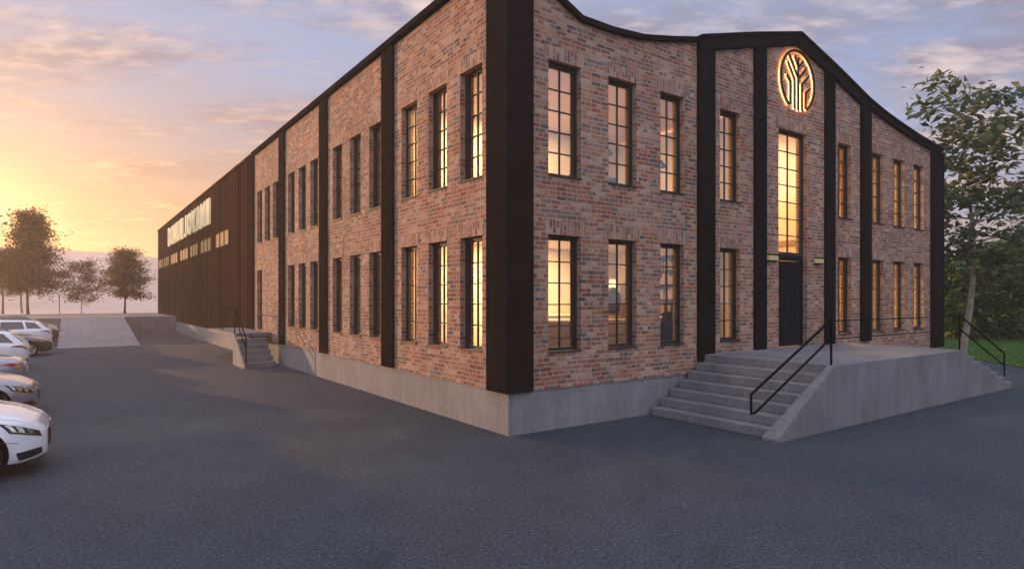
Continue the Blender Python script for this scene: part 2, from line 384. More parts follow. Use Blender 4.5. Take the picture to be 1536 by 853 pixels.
# eaves fascia left and gable coping right
b = MB(); b.box(-.13, .30, .66, 19.1, 8.603, 8.75); b.build('eaves_fascia', M['black'], B, .01)
b = MB()
for i in range(1, len(PROF)-1):
    (a0, t0), (a1, t1) = PROF[i], PROF[i+1]
    th = .28 if 5.2 <= a0 < 13.1 else (.07 if a0 < 5 else .16)
    Q = [(a0,t0-th+.06),(a1,t1-th+.06),(a1,t1+.06),(a0,t0+.06)]
    f = [(x,-.105,z) for x,z in Q]; k = [(x,-.003,z) for x,z in Q]
    b.face(f); b.face(k[::-1])
    b.face([f[0],f[1],k[1],k[0]]); 
    ov = -.16 if a0 > 5 else -.108
    tp = [(a0,ov,t0+.062),(a1,ov,t1+.062),(a1,.36,t1+.062),(a0,.36,t0+.062)]
    tq = [(x,y,z+(.07 if a0 > 5 else .03)) for x,y,z in tp]
    b.face(tp); b.face(tq); b.face([tp[0],tp[1],tq[1],tq[0]]); b.face([tp[2],tp[3],tq[3],tq[2]])
b.build('gable_coping', M['black'], B)
# roof behind the parapets
b = MB()
for i in range(len(PROF)-1):
    (a0, t0), (a1, t1) = PROF[i], PROF[i+1]
    a0, a1 = max(a0, .34), max(a1, .34)
    if a1 - a0 < .01: continue
    b.face([(a0,.335,t0-.12),(a1,.335,t1-.12),(a1,19.0,t1-.12),(a0,19.0,t0-.12)])
b.face([(.34,18.99,.8),(18.4,18.99,.8),(18.4,18.99,8.0),(.34,18.99,8.0)])
b.build('roof', M['roof'], B)
# interior
b = MB(); b.box(.33, 18.38, .33, 18.9, 1.0, 1.19); b.box(.33, 8.0, .33, 18.9, 4.0, 4.2); b.box(10.9, 18.38, .33, 18.9, 4.0, 4.2); b.box(8.0, 10.9, 4.2, 18.9, 4.0, 4.2)
b.build('floor', M['floor'], B)
b = MB(); b.box(.33, 18.38, 5.2, 5.35, 1.2, 7.4); b.box(4.8, 4.95, 5.36, 18.8, 1.2, 7.4); b.box(7.85, 7.99, .34, 5.19, 1.2, 7.3); b.box(10.91, 11.05, .34, 5.19, 1.2, 7.3)
b.box(.33, 18.38, .34, 18.9, 7.42, 7.5); b.box(.34, 7.84, .34, 5.19, 3.95, 3.99); b.box(11.06, 18.37, .34, 5.19, 3.95, 3.99); b.box(.34, 4.79, 5.37, 18.8, 3.95, 3.99)
b.build('interior_wall', M['cream'], B)
def area(name, x, y, z, sx, sy, power, col=(1, .72, .38)):
    l = bpy.data.lights.new(name, 'AREA'); l.shape = 'RECTANGLE'; l.size = sx; l.size_y = sy; l.energy = power; l.color = col
    o = bpy.data.objects.new(name, l); COL.objects.link(o); o.location = L2W(x, y, z); o.rotation_euler = (0, 0, TH)
    return o
PW = 2.1
area('ceiling_lamp', 3.2, 3.9, 3.93, 3.2, .5, 235*PW); area('ceiling_lamp', 14.7, 2.7, 3.93, 5.5, 1.2, 520*PW, (1, .74, .30))
area('ceiling_lamp', 2.8, 3.7, 7.35, 3.4, .5, 280*PW); area('ceiling_lamp', 14.7, 2.7, 7.35, 5.5, 1.2, 520*PW, (1, .74, .30))
area('ceiling_lamp', 9.4, 2.9, 7.25, 1.8, 2.0, 300*PW, (1, .68, .36))
area('ceiling_lamp', 2.5, 8.0, 3.9, 1.2, 4, 45*PW); area('ceiling_lamp', 2.5, 8.0, 7.35, 1.2, 4, 60*PW)

# windows: frame > pane, sill.  Local origin: lower left of the opening, facing -y
def make_window(w, h, rows, cols=2, sill=True, name='window'):
    fr = MB(); t = .055; d0, d1 = RZ-.06, RZ+.03
    fr.box(0, w, d0, d1, 0, t); fr.box(0, w, d0, d1, h-t, h); fr.box(0, t, d0, d1, t, h-t); fr.box(w-t, w, d0, d1, t, h-t)
    # inner sash
    s = .03
    fr.box(t, w-t, d0+.02, d1-.01, t, t+s); fr.box(t, w-t, d0+.02, d1-.01, h-t-s, h-t); fr.box(t, t+s, d0+.02, d1-.01, t+s, h-t-s); fr.box(w-t-s, w-t, d0+.02, d1-.01, t+s, h-t-s)
    a0, a1, b0, b1 = t+s, w-t-s, t+s, h-t-s; k = .011
    for c in range(1, cols):
        x = a0+(a1-a0)*c/cols; fr.box(x-k, x+k, d0+.028, d1-.02, b0, b1)
    for r in range(1, rows):
        z = b0+(b1-b0)*r/rows
        for c in range(cols):
            xa = a0+(a1-a0)*c/cols + (k if c else 0); xb = a0+(a1-a0)*(c+1)/cols - (k if c < cols-1 else 0)
            fr.box(xa, xb, d0+.030, d1-.022, z-k, z+k)
    o = fr.build(name, M['frame'], None)
    p = MB(); p.face([(a0-.01, RZ-.012, b0-.01), (a1+.01, RZ-.012, b0-.01), (a1+.01, RZ-.012, b1+.01), (a0-.01, RZ-.012, b1+.01)])
    p.build('pane', M['glass'], o)
    if sill:
        q = MB(); q.box(-.0, w, -.035, d0-.002, -.0, .028); q.build('sill', M['frame'], o)
    return o
def lintel_r(a, c, z):
    q = MB(); q.box(a-.10, c+.10, -.008, -.001, z+.002, z+.27, rot=True); q.build('soldier_course', M['brick'], B)
def lintel_l(a, c, z):
    q = MB(); q.box(-.008, -.001, a-.10, c+.10, z+.002, z+.27, rot=True); q.build('soldier_course', M['brick'], B)
protoW = None
for a, c in WR:
    for z0, z1 in ((ZL, ZLT), (ZU, ZUT)):
        o = make_window(c-a, z1-z0, 5)
        o.parent = B; o.location = (a, 0, z0)
        lintel_r(a, c, z1)
wd = DR[1]-DR[0]
o = make_window(wd, 6.9-3.62, 7, 2, sill=False); o.parent = B; o.location = (DR[0], 0, 3.62); lintel_r(DR[0], DR[1], 6.9)
pw = None
for a, c in WL:
    for z0, z1 in ((ZL, ZLT), (ZU, ZUT)):
        if z0 == ZL and a > 15: continue
        if pw is None: pw = make_window(.82, z1-z0, 5); o = pw
        else: o = copy_tree(pw)
        o.parent = B; o.location = (0, c, z0); o.rotation_euler = (0, 0, R(-90))
        lintel_l(a, c, z1)
# entrance door under the tall window
dm = MB(); y = RZ
dm.box(0, wd, y-.06, y+.04, 2.28, 2.418)                       # transom
dm.box(0, .07, y-.06, y+.04, 0, 2.278); dm.box(wd-.07, wd, y-.06, y+.04, 0, 2.278)
d = dm.build('door', M['door'], B); d.location = (DR[0], 0, 1.203)
lf = MB()
for k in range(2):
    xa = .075 + k*(wd-.15)/2; xb = xa + (wd-.15)/2 - .006
    lf.box(xa, xb, y-.02, y+.025, .01, 2.27)
    wq = (xb-xa)
    for q in range(2):
        x_0 = xa+.06+q*(wq-.06)/2; x_1 = x_0+(wq-.06)/2-.05
        for zz0, zz1 in ((.12, .85), (.97, 2.15)):
            lf.box(x_0, x_1, y-.032, y-.0205, zz0, zz1)
lf.build('door_leaf', M['door'], d, .004)
hd = MB(); hd.tube([(wd/2-.08, y-.09, .85), (wd/2-.08, y-.09, 1.35)], .014); hd.tube([(wd/2-.08, y-.09, .9), (wd/2-.08, y-.022, .9)], .01); hd.tube([(wd/2-.08, y-.09, 1.3), (wd/2-.08, y-.022, 1.3)], .01)
hd.build('handle', M['frame'], d)
# side door on the left facade
sd = MB(); sd.box(0, .82, RZ-.05, RZ+.03, 0, 2.47); sd.box(.08, .74, RZ-.062, RZ-.051, .1, 1.1); sd.box(.08, .74, RZ-.062, RZ-.051, 1.25, 2.35)
o = sd.build('door', M['door'], B); o.location = (0, 18.48, 1.2); o.rotation_euler = (0, 0, R(-90)); lintel_l(17.66, 18.48, 3.67)
q = MB(); q.tube([(.12, RZ-.10, .95), (.12, RZ-.10, 1.15)], .012); q.build('handle', M['frame'], o)

# wall emblem: ring with a stylised tree, lit from behind
E = empty('wall_emblem', L2W(9.33, -.002, 8.22), TH, 'round backlit tree emblem on the brick under the gable peak', 'sign')
RR = .80
strokes = [[(.03,-.96),(.03,.80)], [(.02,.50),(-.19,.82)], [(.02,.12),(-.22,.42),(-.52,.78)], [(.06,.12),(.50,.52)], [(.06,.50),(.34,.74)],
           [(-.19,-.93),(-.19,.02),(-.60,.55)], [(.25,-.93),(.25,-.05),(.66,.30)], [(-.44,-.82),(-.44,-.10),(-.66,.10)], [(.47,-.84),(.47,-.30),(.74,-.10)]]
def ribbon(mb, pts, w, y0, y1):
    pts = [Vector((p[0]*RR, p[1]*RR)) for p in pts]
    L_, R_ = [], []
    for i, p in enumerate(pts):
        if i == 0: t = (pts[1]-p).normalized(); s = 1
        elif i == len(pts)-1: t = (p-pts[i-1]).normalized(); s = 1
        else:
            t1 = (p-pts[i-1]).normalized(); t2 = (pts[i+1]-p).normalized(); t = (t1+t2).normalized(); s = 1/max(.5, t.dot(t1))
        n = Vector((-t.y, t.x))*w*s
        L_.append(p+n); R_.append(p-n)
    for i in range(len(pts)-1):
        q = [L_[i], R_[i], R_[i+1], L_[i+1]]
        f = [(v.x, y0, v.y) for v in q]; k = [(v.x, y1, v.y) for v in q]
        mb.face(f); mb.face(k[::-1])
        mb.face([f[0], f[3], k[3], k[0]]); mb.face([f[1], f[2], k[2], k[1]])
    for i in (0, len(pts)-1):
        f = [(L_[i].x, y0, L_[i].y), (R_[i].x, y0, R_[i].y), (R_[i].x, y1, R_[i].y), (L_[i].x, y1, L_[i].y)]; mb.face(f)
arc = [(math.sin(a), -math.cos(a)) for a in np.linspace(R(32), R(328), 60)]
tr = MB(); bk = MB()
for i, s in enumerate(strokes):
    ribbon(tr, s, .021, -.078-.0004*i, -.063); ribbon(bk, s, .046, -.058-.0004*i, -.036)
ld = MB()
for i, s in enumerate(strokes): ribbon(ld, s, .018, -.029-.0003*i, -.014)
ribbon(ld, arc, .018, -.0315, -.014); ld.build('led_strip', M['led'], E)
rg = MB(); ribbon(rg, arc, .024, -.082, -.066); rb = MB(); ribbon(rb, arc, .044, -.0635, -.036)
rg.build('ring', M['black'], E); rb.build('ring_backlight', M['glow'], E); tr.build('tree_motif', M['black'], E); bk.build('motif_backlight', M['glow'], E)
# two wall lamps beside the entrance
for i, (x, w, lab) in enumerate(((8.20, .42, 'slim lit wall lamp on the brick left of the entrance door'), (10.42, .42, 'slim lit wall lamp on the brick right of the entrance door'))):
    s = empty('wall_lamp', L2W(x, 0, 3.46), TH, lab, 'lamp', 'wall lamps beside the entrance')
    q = MB(); q.box(-w/2, w/2, -.09, -.002, .115, .15); q.box(-w/2, w/2, -.09, -.002, -.04, -.015); q.build('housing', M['black'], s)
    q = MB(); q.box(-w/2+.01, w/2-.01, -.075, -.01, -.013, .113); q.build('diffuser', M['sconce'], s)

# ------------------------------------------------------------------ metal hall
H = empty('metal_clad_hall', L2W(0, 19.06), TH, 'long brown standing seam metal hall joined to the brick building', 'building')
HL = 36.55; b = MB()
op = [(y0, y1) for y0, y1 in ((4.68, 8.12), (9.49, 12.96), (13.93, 17.07), (17.93, 21.66), (23.03, 26.77), (28.0, 31.5), (32.0, 35.5))]
b.box(-.02, 18.0, .45, HL, .79, 8.62)
y = .45; sm_ = MB()
while y < HL:
    sm_.box(-.048, -.021, y-.03, y+.03, .79, 8.6); b.box(-.034, -.021, y+.17, y+.20, .79, 8.6); b.box(-.034, -.021, y+.41, y+.44, .79, 8.6); y += .62  # seams get a black colour that paints in the shadow grooves
b.build('cladding', M['clad'], H); sm_.build('standing_seams', M['black'], H)
b = MB(); b.box(-.05, 18.0, .46, HL, 0, .785); b.build('plinth', M['concrete'], H)
b = MB(); b.box(-.12, 18.05, .3, HL+.05, 8.622, 8.72); b.build('roof_edge', M['clad'], H)
for (a, c) in op:
    fr = MB(); fr.box(-.125, -.087, a-.02, c+.02, 5.14, 5.20); fr.box(-.125, -.087, a-.02, c+.02, 5.90, 5.96)
    for k in range(4):
        yy = a + (c-a)*k/3; fr.box(-.124, -.0865, yy-.11, yy+.11, 5.201, 5.899)
    o = fr.build('window', M['clad'], H)
    p = MB(); p.box(-.112, -.088, a+.001, c-.001, 5.2, 5.9); p.build('pane', M['litpane'], o)
# delivery doors at the far end
for a in (28.4, 32.2):
    fr = MB(); fr.box(-.14, -.063, a, a+.18, 1.2, 3.9); fr.box(-.14, -.063, a+3.2, a+3.38, 1.2, 3.9); fr.box(-.14, -.063, a, a+3.38, 3.901, 4.05); o = fr.build('delivery_door', M['black'], H)
    p = MB(); p.box(-.09, -.064, a+.181, a+3.199, 1.2, 3.9)
    for k in range(8): p.box(-.10, -.0901, a+.185, a+3.195, 1.22+k*.335, 1.22+k*.335+.30)
    p.build('shutter', M['black'], o)
SG = empty('lettering_sign', L2W(-.06, 19.06), TH, 'large cream lit lettering high on the brown metal wall', 'sign')
txt = 'DOMUIJOYAMI'; span0, span1 = 27.95-19.06, 46.64-19.06; cell = (span1-span0)/len(txt)
for i, ch in enumerate(txt):
    cu = bpy.data.curves.new('letter', 'FONT'); cu.body = ch; cu.extrude = .05; cu.offset = .032; cu.resolution_u = 4
    to_ = bpy.data.objects.new('letter_source', cu); COL.objects.link(to_)
    bpy.context.view_layer.update()
    me = bpy.data.meshes.new_from_object(to_.evaluated_get(bpy.context.evaluated_depsgraph_get()))
    bpy.data.objects.remove(to_)
    vs = np.array([v.co[:] for v in me.vertices]); mn, mx = vs.min(0), vs.max(0)
    wfac = .55 if ch in 'IJ' else .90
    wch = cell*wfac; yc = span1 - cell*(i+.5)
    nm = []
    for v in me.vertices:
        u = (v.co.x-mn[0])/(mx[0]-mn[0])-.5; w_ = (v.co.y-mn[1])/(mx[1]-mn[1])
        nm.append((-.15 - v.co.z, yc - u*wch, 6.62 + w_*1.42))
    for v, c in zip(me.vertices, nm): v.co = c
    me.materials.clear(); me.materials.append(M['letter'])
    for p in me.polygons: p.material_index = 0
    lo = bpy.data.objects.new('letter', me); COL.objects.link(lo); lo.parent = SG
s = empty('wall_lamp', L2W(-.065, 41.4, 3.15), TH, 'small round lit lamp on the brown metal hall wall', 'lamp')
q = MB(); q.box(-.10, 0, -.07, .07, 0, .26); q.build('housing', M['chrome'], s); q = MB(); q.box(-.108, -.1005, -.05, .05, .02, .24); q.build('diffuser', M['sconce'], s)

# ------------------------------------------------------------------ entrance platform and steps
PF = empty('entrance_platform', L2W(0, 0), TH, 'raised grey concrete entrance platform with steps at both ends', 'platform')
PY0, PY1 = -3.05, -.072
PW0 = PY0+.14
b = MB(); b.box(5.42, 11.7, PW0+.001, PY1, 0, 1.2); b.build('landing', M['slab'], PF, .012)
rz = 1.2/7
for k in range(6):
    b = MB(); xa = 3.66+.293*k; b.box(xa, 5.418, PW0+.001, PY1, rz*k, rz*(k+1)-.001); b.build('step', M['slab'], PF, .012)
for k in range(6):
    b = MB(); xb = 15.0-.55*k; b.box(11.702, xb, PW0+.001, PY1, rz*k, rz*(k+1)-.001); b.build('step', M['slab'], PF, .012)
prf = [(5.402, 0), (5.402, 1.2), (11.702, 1.2)]
for k in range(5, -1, -1): prf += [(15.0-.55*(k+1), rz*(k+1)-.001), (15.0-.55*k, rz*(k+1)-.001)]
prf += [(15.0, 0)]
prf = [p for i, p in enumerate(prf) if i == 0 or p != prf[i-1]]
b = MB()
for yy in (PY0, PW0):
    # vertical strips so that the stepped outline stays planar and clean
    for (xa, za), (xb, zb) in zip(prf, prf[1:]):
        if xb - xa > .002: b.face([(xa, yy, 0), (xb, yy, 0), (xb, yy, zb), (xa, yy, za)])
for (xa, za), (xb, zb) in zip(prf, prf[1:]): b.face([(xa, PY0, za), (xb, PY0, zb), (xb, PW0, zb), (xa, PW0, za)])
b.build('side_wall', M['slab'], PF)
# splayed wing that widens towards the ground
wg = MB(); A = [(5.40, PY0, 0), (5.40, PW0, 0), (3.50, PY0+.30, 0), (3.50, PY0, 0)]; Tt = [(5.40, PY0, 1.2), (5.40, PW0, 1.2), (3.50, PY0+.30, .05), (3.50, PY0, .05)]
wg.face(Tt); wg.face([A[0], A[3], Tt[3], Tt[0]]); wg.face([A[3], A[2], Tt[2], Tt[3]]); wg.face([A[2], A[1], Tt[1], Tt[2]]); wg.face([A[1], A[0], Tt[0], Tt[1]])
wg.build('wing_wall', M['slab'], PF)
def rail_thing(label, pts_top, pts_low, posts, r=.022, name='handrail', rot=None):
    o = empty(name, L2W(0, 0), TH, label, 'railing')
    q = MB(); q.tube(pts_top, r, 4, smooth=False); q.build('top_rail', M['rail'], o)
    if pts_low: q = MB(); q.tube(pts_low, r*.85, 4, smooth=False); q.build('lower_rail', M['rail'], o)
    for p in posts:
        q = MB(); q.tube(p, r, 4, smooth=False); q.build('post', M['rail'], o)
    return o
yr = -2.95
rail_thing('black handrail sloping down over the near entrance steps', [(5.45, yr, 2.06), (2.87, yr, .87), (2.87, yr, .55), (3.0, yr, .56)], [(5.45, yr, 1.72), (3.0, yr, .56)], [[(5.45, yr, 1.2), (5.45, yr, 2.07)]], .023)
rail_thing('thin black rails level along the platform edge', [(5.48, yr, 2.04), (11.62, yr, 2.04)], [(5.48, yr, 1.70), (11.62, yr, 1.70)], [], .014)
rail_thing('black handrail sloping down over the far entrance steps', [(11.62, yr, 2.06), (14.75, yr, .95)], [(11.62, yr, 1.72), (14.75, yr, .62)], [[(11.62, yr, 1.2), (11.62, yr, 2.07)], [(14.75, yr, .173), (14.75, yr, .96)]], .022)
# side stair on the left facade
SS = empty('side_stair', L2W(0, 0), TH, 'small concrete stair and landing against the left wall by the metal hall', 'stair')
b = MB(); b.box(-1.42, -.068, 16.1, 21.2, 1.03, 1.17); b.build('landing', M['slab'], SS, .012)
for k in range(5):
    b = MB(); b.box(-1.36, -.30, 14.35+.35*k, 16.098, .195*k, .195*(k+1)-.001); b.build('step', M['slab'], SS, .012)
b = MB()
Q = [(14.2, 0), (16.098, 0), (16.098, 1.17), (15.95, 1.17), (14.2, .12)]
for x in (-1.42, -1.362): b.face([(x, yy, z) for yy, z in Q])
for i in range(5):
    a, c = Q[i], Q[(i+1) % 5]; b.face([(-1.42, a[0], a[1]), (-1.42, c[0], c[1]), (-1.362, c[0], c[1]), (-1.362, a[0], a[1])])
b.build('stringer', M['concrete'], SS)
xr = -1.33
rail_thing('black handrail on the small side stair by the metal hall', [(xr, 21.0, 2.12), (xr, 16.2, 2.12), (xr, 14.3, 1.05), (xr, 14.3, .72)], [(xr, 16.2, 1.75), (xr, 14.3, .72)],
           [[(xr, 16.2, 1.17), (xr, 16.2, 2.12)], [(xr, 21.0, 1.17), (xr, 21.0, 2.12)], [(xr, 18.6, 1.17), (xr, 18.6, 2.12)], [(xr, 14.3, .2), (xr, 14.3, 1.05)]], .028)

# ------------------------------------------------------------------ interior furniture seen through the ground floor windows
def furn(name, x, y, z, label, cat, rz=0): return empty(name, L2W(x, y, z), TH+rz, label, cat)
f = furn('sideboard', 4.9, 4.8, 1.2, 'white sideboard with small doors behind the leftmost ground floor window', 'cabinet')
q = MB(); q.box(-1.6, 1.6, -.25, .3, .08, .78); q.box(-1.64, 1.64, -.28, .32, .78, .82); q.build('carcass', M['white'], f, .006)
for k in range(6): q = MB(); q.box(-1.56+k*.52, -1.56+k*.52+.48, -.265, -.251, .14, .72); q.box(-1.50+k*.52, -1.5+k*.52+.36, -.272, -.2655, .2, .66, 1); q.build('cabinet_door', [M['white'], M['wood']], f)
f = furn('sofa', 3.6, 1.6, 1.2, 'long cream sofa inside below the first ground floor windows', 'sofa')
q = MB(); q.box(-1.9, 1.9, -.45, .45, .1, .42); q.build('seat', M['sofa'], f, .05)
q = MB(); q.box(-1.9, 1.9, -.47, -.22, .425, .80); q.build('backrest', M['sofa'], f, .06)
for s in (-1, 1): q = MB(); q.box(s*1.905, s*2.1, -.46, .45, .1, .62); q.build('armrest', M['sofa'], f, .05)
f = furn('vase_lamp', 7.3, 4.75, 2.02, 'black rounded table lamp with looped body seen through second window', 'lamp')
q = MB(); q.lathe([(0,0),(.16,0),(.2,.12),(.24,.4),(.2,.62),(.1,.72),(.06,.8)], (0,0,0)); q.build('body', M['dark'], f)
q = MB(); q.lathe([(.14,.8),(.12,1.05),(.0,1.05)], (0,0,0)); q.build('lamp_shade', M['lampglow'], f)
f = furn('console_table', 7.2, 4.75, 1.2, 'narrow oak console table carrying the black lamp', 'table')
q = MB(); q.box(-.5,.5,-.2,.25,.76,.815); q.build('tabletop', M['wood'], f)
for sx in (-.45,.42):
    for sy in (-.17,.2): q = MB(); q.box(sx-.025,sx+.025,sy-.025,sy+.025,0,.758); q.build('leg', M['wood'], f)
f = furn('bookcase', 7.5, 2.3, 1.2, 'tall dark bookcase against the side wall behind the third ground floor window', 'bookcase', R(-90))
q = MB(); q.box(-.75,.75,.1,.28,0,2.5); q.box(-.75,-.71,-.2,.099,0,2.5); q.box(.71,.75,-.2,.099,0,2.5)
for k in range(7): q.box(-.709,.709,-.2,.099,k*.41,k*.41+.03)
q.build('shelving', M['dark'], f)
rnd = random.Random(3); q = MB()
for k in range(6):
    x = -.68
    while x < .6:
        w = rnd.uniform(.03,.06); h = rnd.uniform(.2,.34)
        if rnd.random() < .8: q.box(x, x+w, -.15, .08, k*.41+.031, k*.41+.03+h)
        x += w+.006
q.build('books', M['wood'], f)
f = furn('armchair', 5.6, 1.5, 1.2, 'dark armchair with a pale cushion inside the third ground floor window', 'armchair', .4)
q = MB(); q.box(-.42,.42,-.4,.4,.12,.45); q.build('seat', M['dark'], f, .05); q = MB(); q.box(-.42,.42,-.44,-.25,.455,.95); q.build('backrest', M['dark'], f, .06)
for s in (-1,1): q = MB(); q.box(s*.425,s*.56,-.42,.4,.12,.65); q.build('armrest', M['dark'], f, .04)
q = MB(); q.box(-.22,.22,-.23,-.12,.47,.85); q.build('cushion', M['white'], f, .05)
f = furn('pendant_lamp', 7.2, 1.6, 3.1, 'small dark pendant lamp hanging inside the window left of the entrance', 'lamp')
q = MB(); q.lathe([(.02,.22),(.05,.2),(.17,.0),(.165,-.005)], (0,0,0)); q.build('lamp_shade', M['dark'], f); q = MB(); q.tube([(0,0,.2),(0,0,.85)], .008, 6); q.build('cord', M['dark'], f); q = MB(); q.lathe([(0,.1),(.05,.06),(.05,.03),(0,.0)], (0,0,0), n=12); q.build('bulb', M['lampglow'], f)
pend = None
for k, (x, y_, lab) in enumerate(((1.5, 2.2, 'upper floor pendant lamp nearest the corner column'), (3.4, 2.0, 'upper floor pendant lamp in the second window from the corner'), (5.6, 2.2, 'upper floor pendant lamp in the window beside the first pilaster'), (12.6, 2.2, 'upper floor pendant lamp right of the entrance bay'))):
    f = furn('pendant_lamp', x+.9, y_, 6.0, lab, 'lamp'); f['group'] = 'upper floor pendant lamps'
    q = MB(); q.lathe([(.02,.2),(.06,.18),(.2,.0),(.195,-.005)], (0,0,0)); q.build('lamp_shade', M['dark'], f); q = MB(); q.tube([(0,0,.2),(0,0,1.4)], .008, 6); q.build('cord', M['dark'], f); q = MB(); q.lathe([(0,.1),(.05,.06),(.05,.03),(0,.0)], (0,0,0), n=12); q.build('bulb', M['lampglow'], f)
for x, y_, w_, h_, lab in ((6.6, 5.15, 1.6, 2.0, 'tall dark cupboard on the upper floor behind the third window'), (3.0, 5.15, 2.6, .9, 'low wooden cupboard on the upper floor behind the first windows'), (13.6, 5.15, 1.3, 2.2, 'tall wooden cupboard on the upper floor right of the entrance')):
    f = furn('cupboard', x, y_-.25, 4.2, lab, 'cupboard')
    mm = M['dark'] if 'dark' in lab else M['wood']
    q = MB(); q.box(-w_/2, w_/2, -.2, .2, .06, h_); q.build('carcass', mm, f, .006)
    for k in range(2):
        q = MB(); q.box(-w_/2+.02+k*w_/2, -.01+k*w_/2, -.222, -.2005, .1, h_-.03); dd = q.build('cupboard_door', mm, f, .003)
f = furn('floor_lamp', 15.9, 3.9, 1.2, 'tall slender floor lamp with a glowing shade inside the far right windows', 'lamp')
q = MB(); q.lathe([(0,0),(.16,0),(.16,.03),(0,.03)], (0,0,0)); q.tube([(0,0,.03),(0,0,1.5)], .012, 6); q.build('stand', M['dark'], f); q = MB(); q.lathe([(.2,1.4),(.14,1.75)], (0,0,0)); q.build('lamp_shade', M['lampglow'], f)

# ------------------------------------------------------------------ cars
def crv(xs, tab, k=5):
    v = np.interp(xs, [t[0] for t in tab], [t[1] for t in tab])
    vp = np.pad(v, k, mode='edge'); ker = np.hanning(2*k+3)[1:-1]; ker /= ker.sum()
    return np.convolve(vp, ker, 'valid')
def catmull(P, n=6):
    P = [np.array(p, float) for p in P]; Q = [2*P[0]-P[1]] + P + [2*P[-1]-P[-2]]; out = []
    for i in range(1, len(Q)-2):
        for t in np.linspace(0, 1, n, endpoint=False):
            p0, p1, p2, p3 = Q[i-1:i+3]
            out.append(.5*((2*p1)+(-p0+p2)*t+(2*p0-5*p1+4*p2-p3)*t*t+(-p0+3*p1-3*p2+p3)*t**3))
    out.append(P[-1]); return np.array(out)
TYPES = {
 'sedan': dict(L=4.7, W=1.86, wb=(1.57, -1.34), wr=.335,
    zt=[(-2.35,.72),(-2.28,.90),(-2.05,.99),(-1.55,1.06),(-.75,1.38),(-.1,1.44),(.35,1.40),(1.10,1.0),(1.6,.93),(2.0,.83),(2.25,.72),(2.35,.60)],
    zs=[(-2.35,.68),(-2.2,.84),(-1.5,.93),(0,.91),(1,.88),(1.6,.82),(2.1,.70),(2.35,.56)], cab=(-1.5, 1.05)),
 'wagon': dict(L=4.5, W=1.86, wb=(1.42, -1.30), wr=.345,
    zt=[(-2.25,.84),(-2.2,1.02),(-2.05,1.20),(-1.72,1.50),(-1.2,1.57),(0,1.6),(.4,1.54),(1.08,1.10),(1.5,1.02),(1.95,.90),(2.2,.76),(2.25,.64)],
    zs=[(-2.25,.80),(-2.1,.98),(-1.5,1.02),(0,.98),(1,.95),(1.5,.90),(2.0,.78),(2.25,.62)], cab=(-2.05, 1.05))}
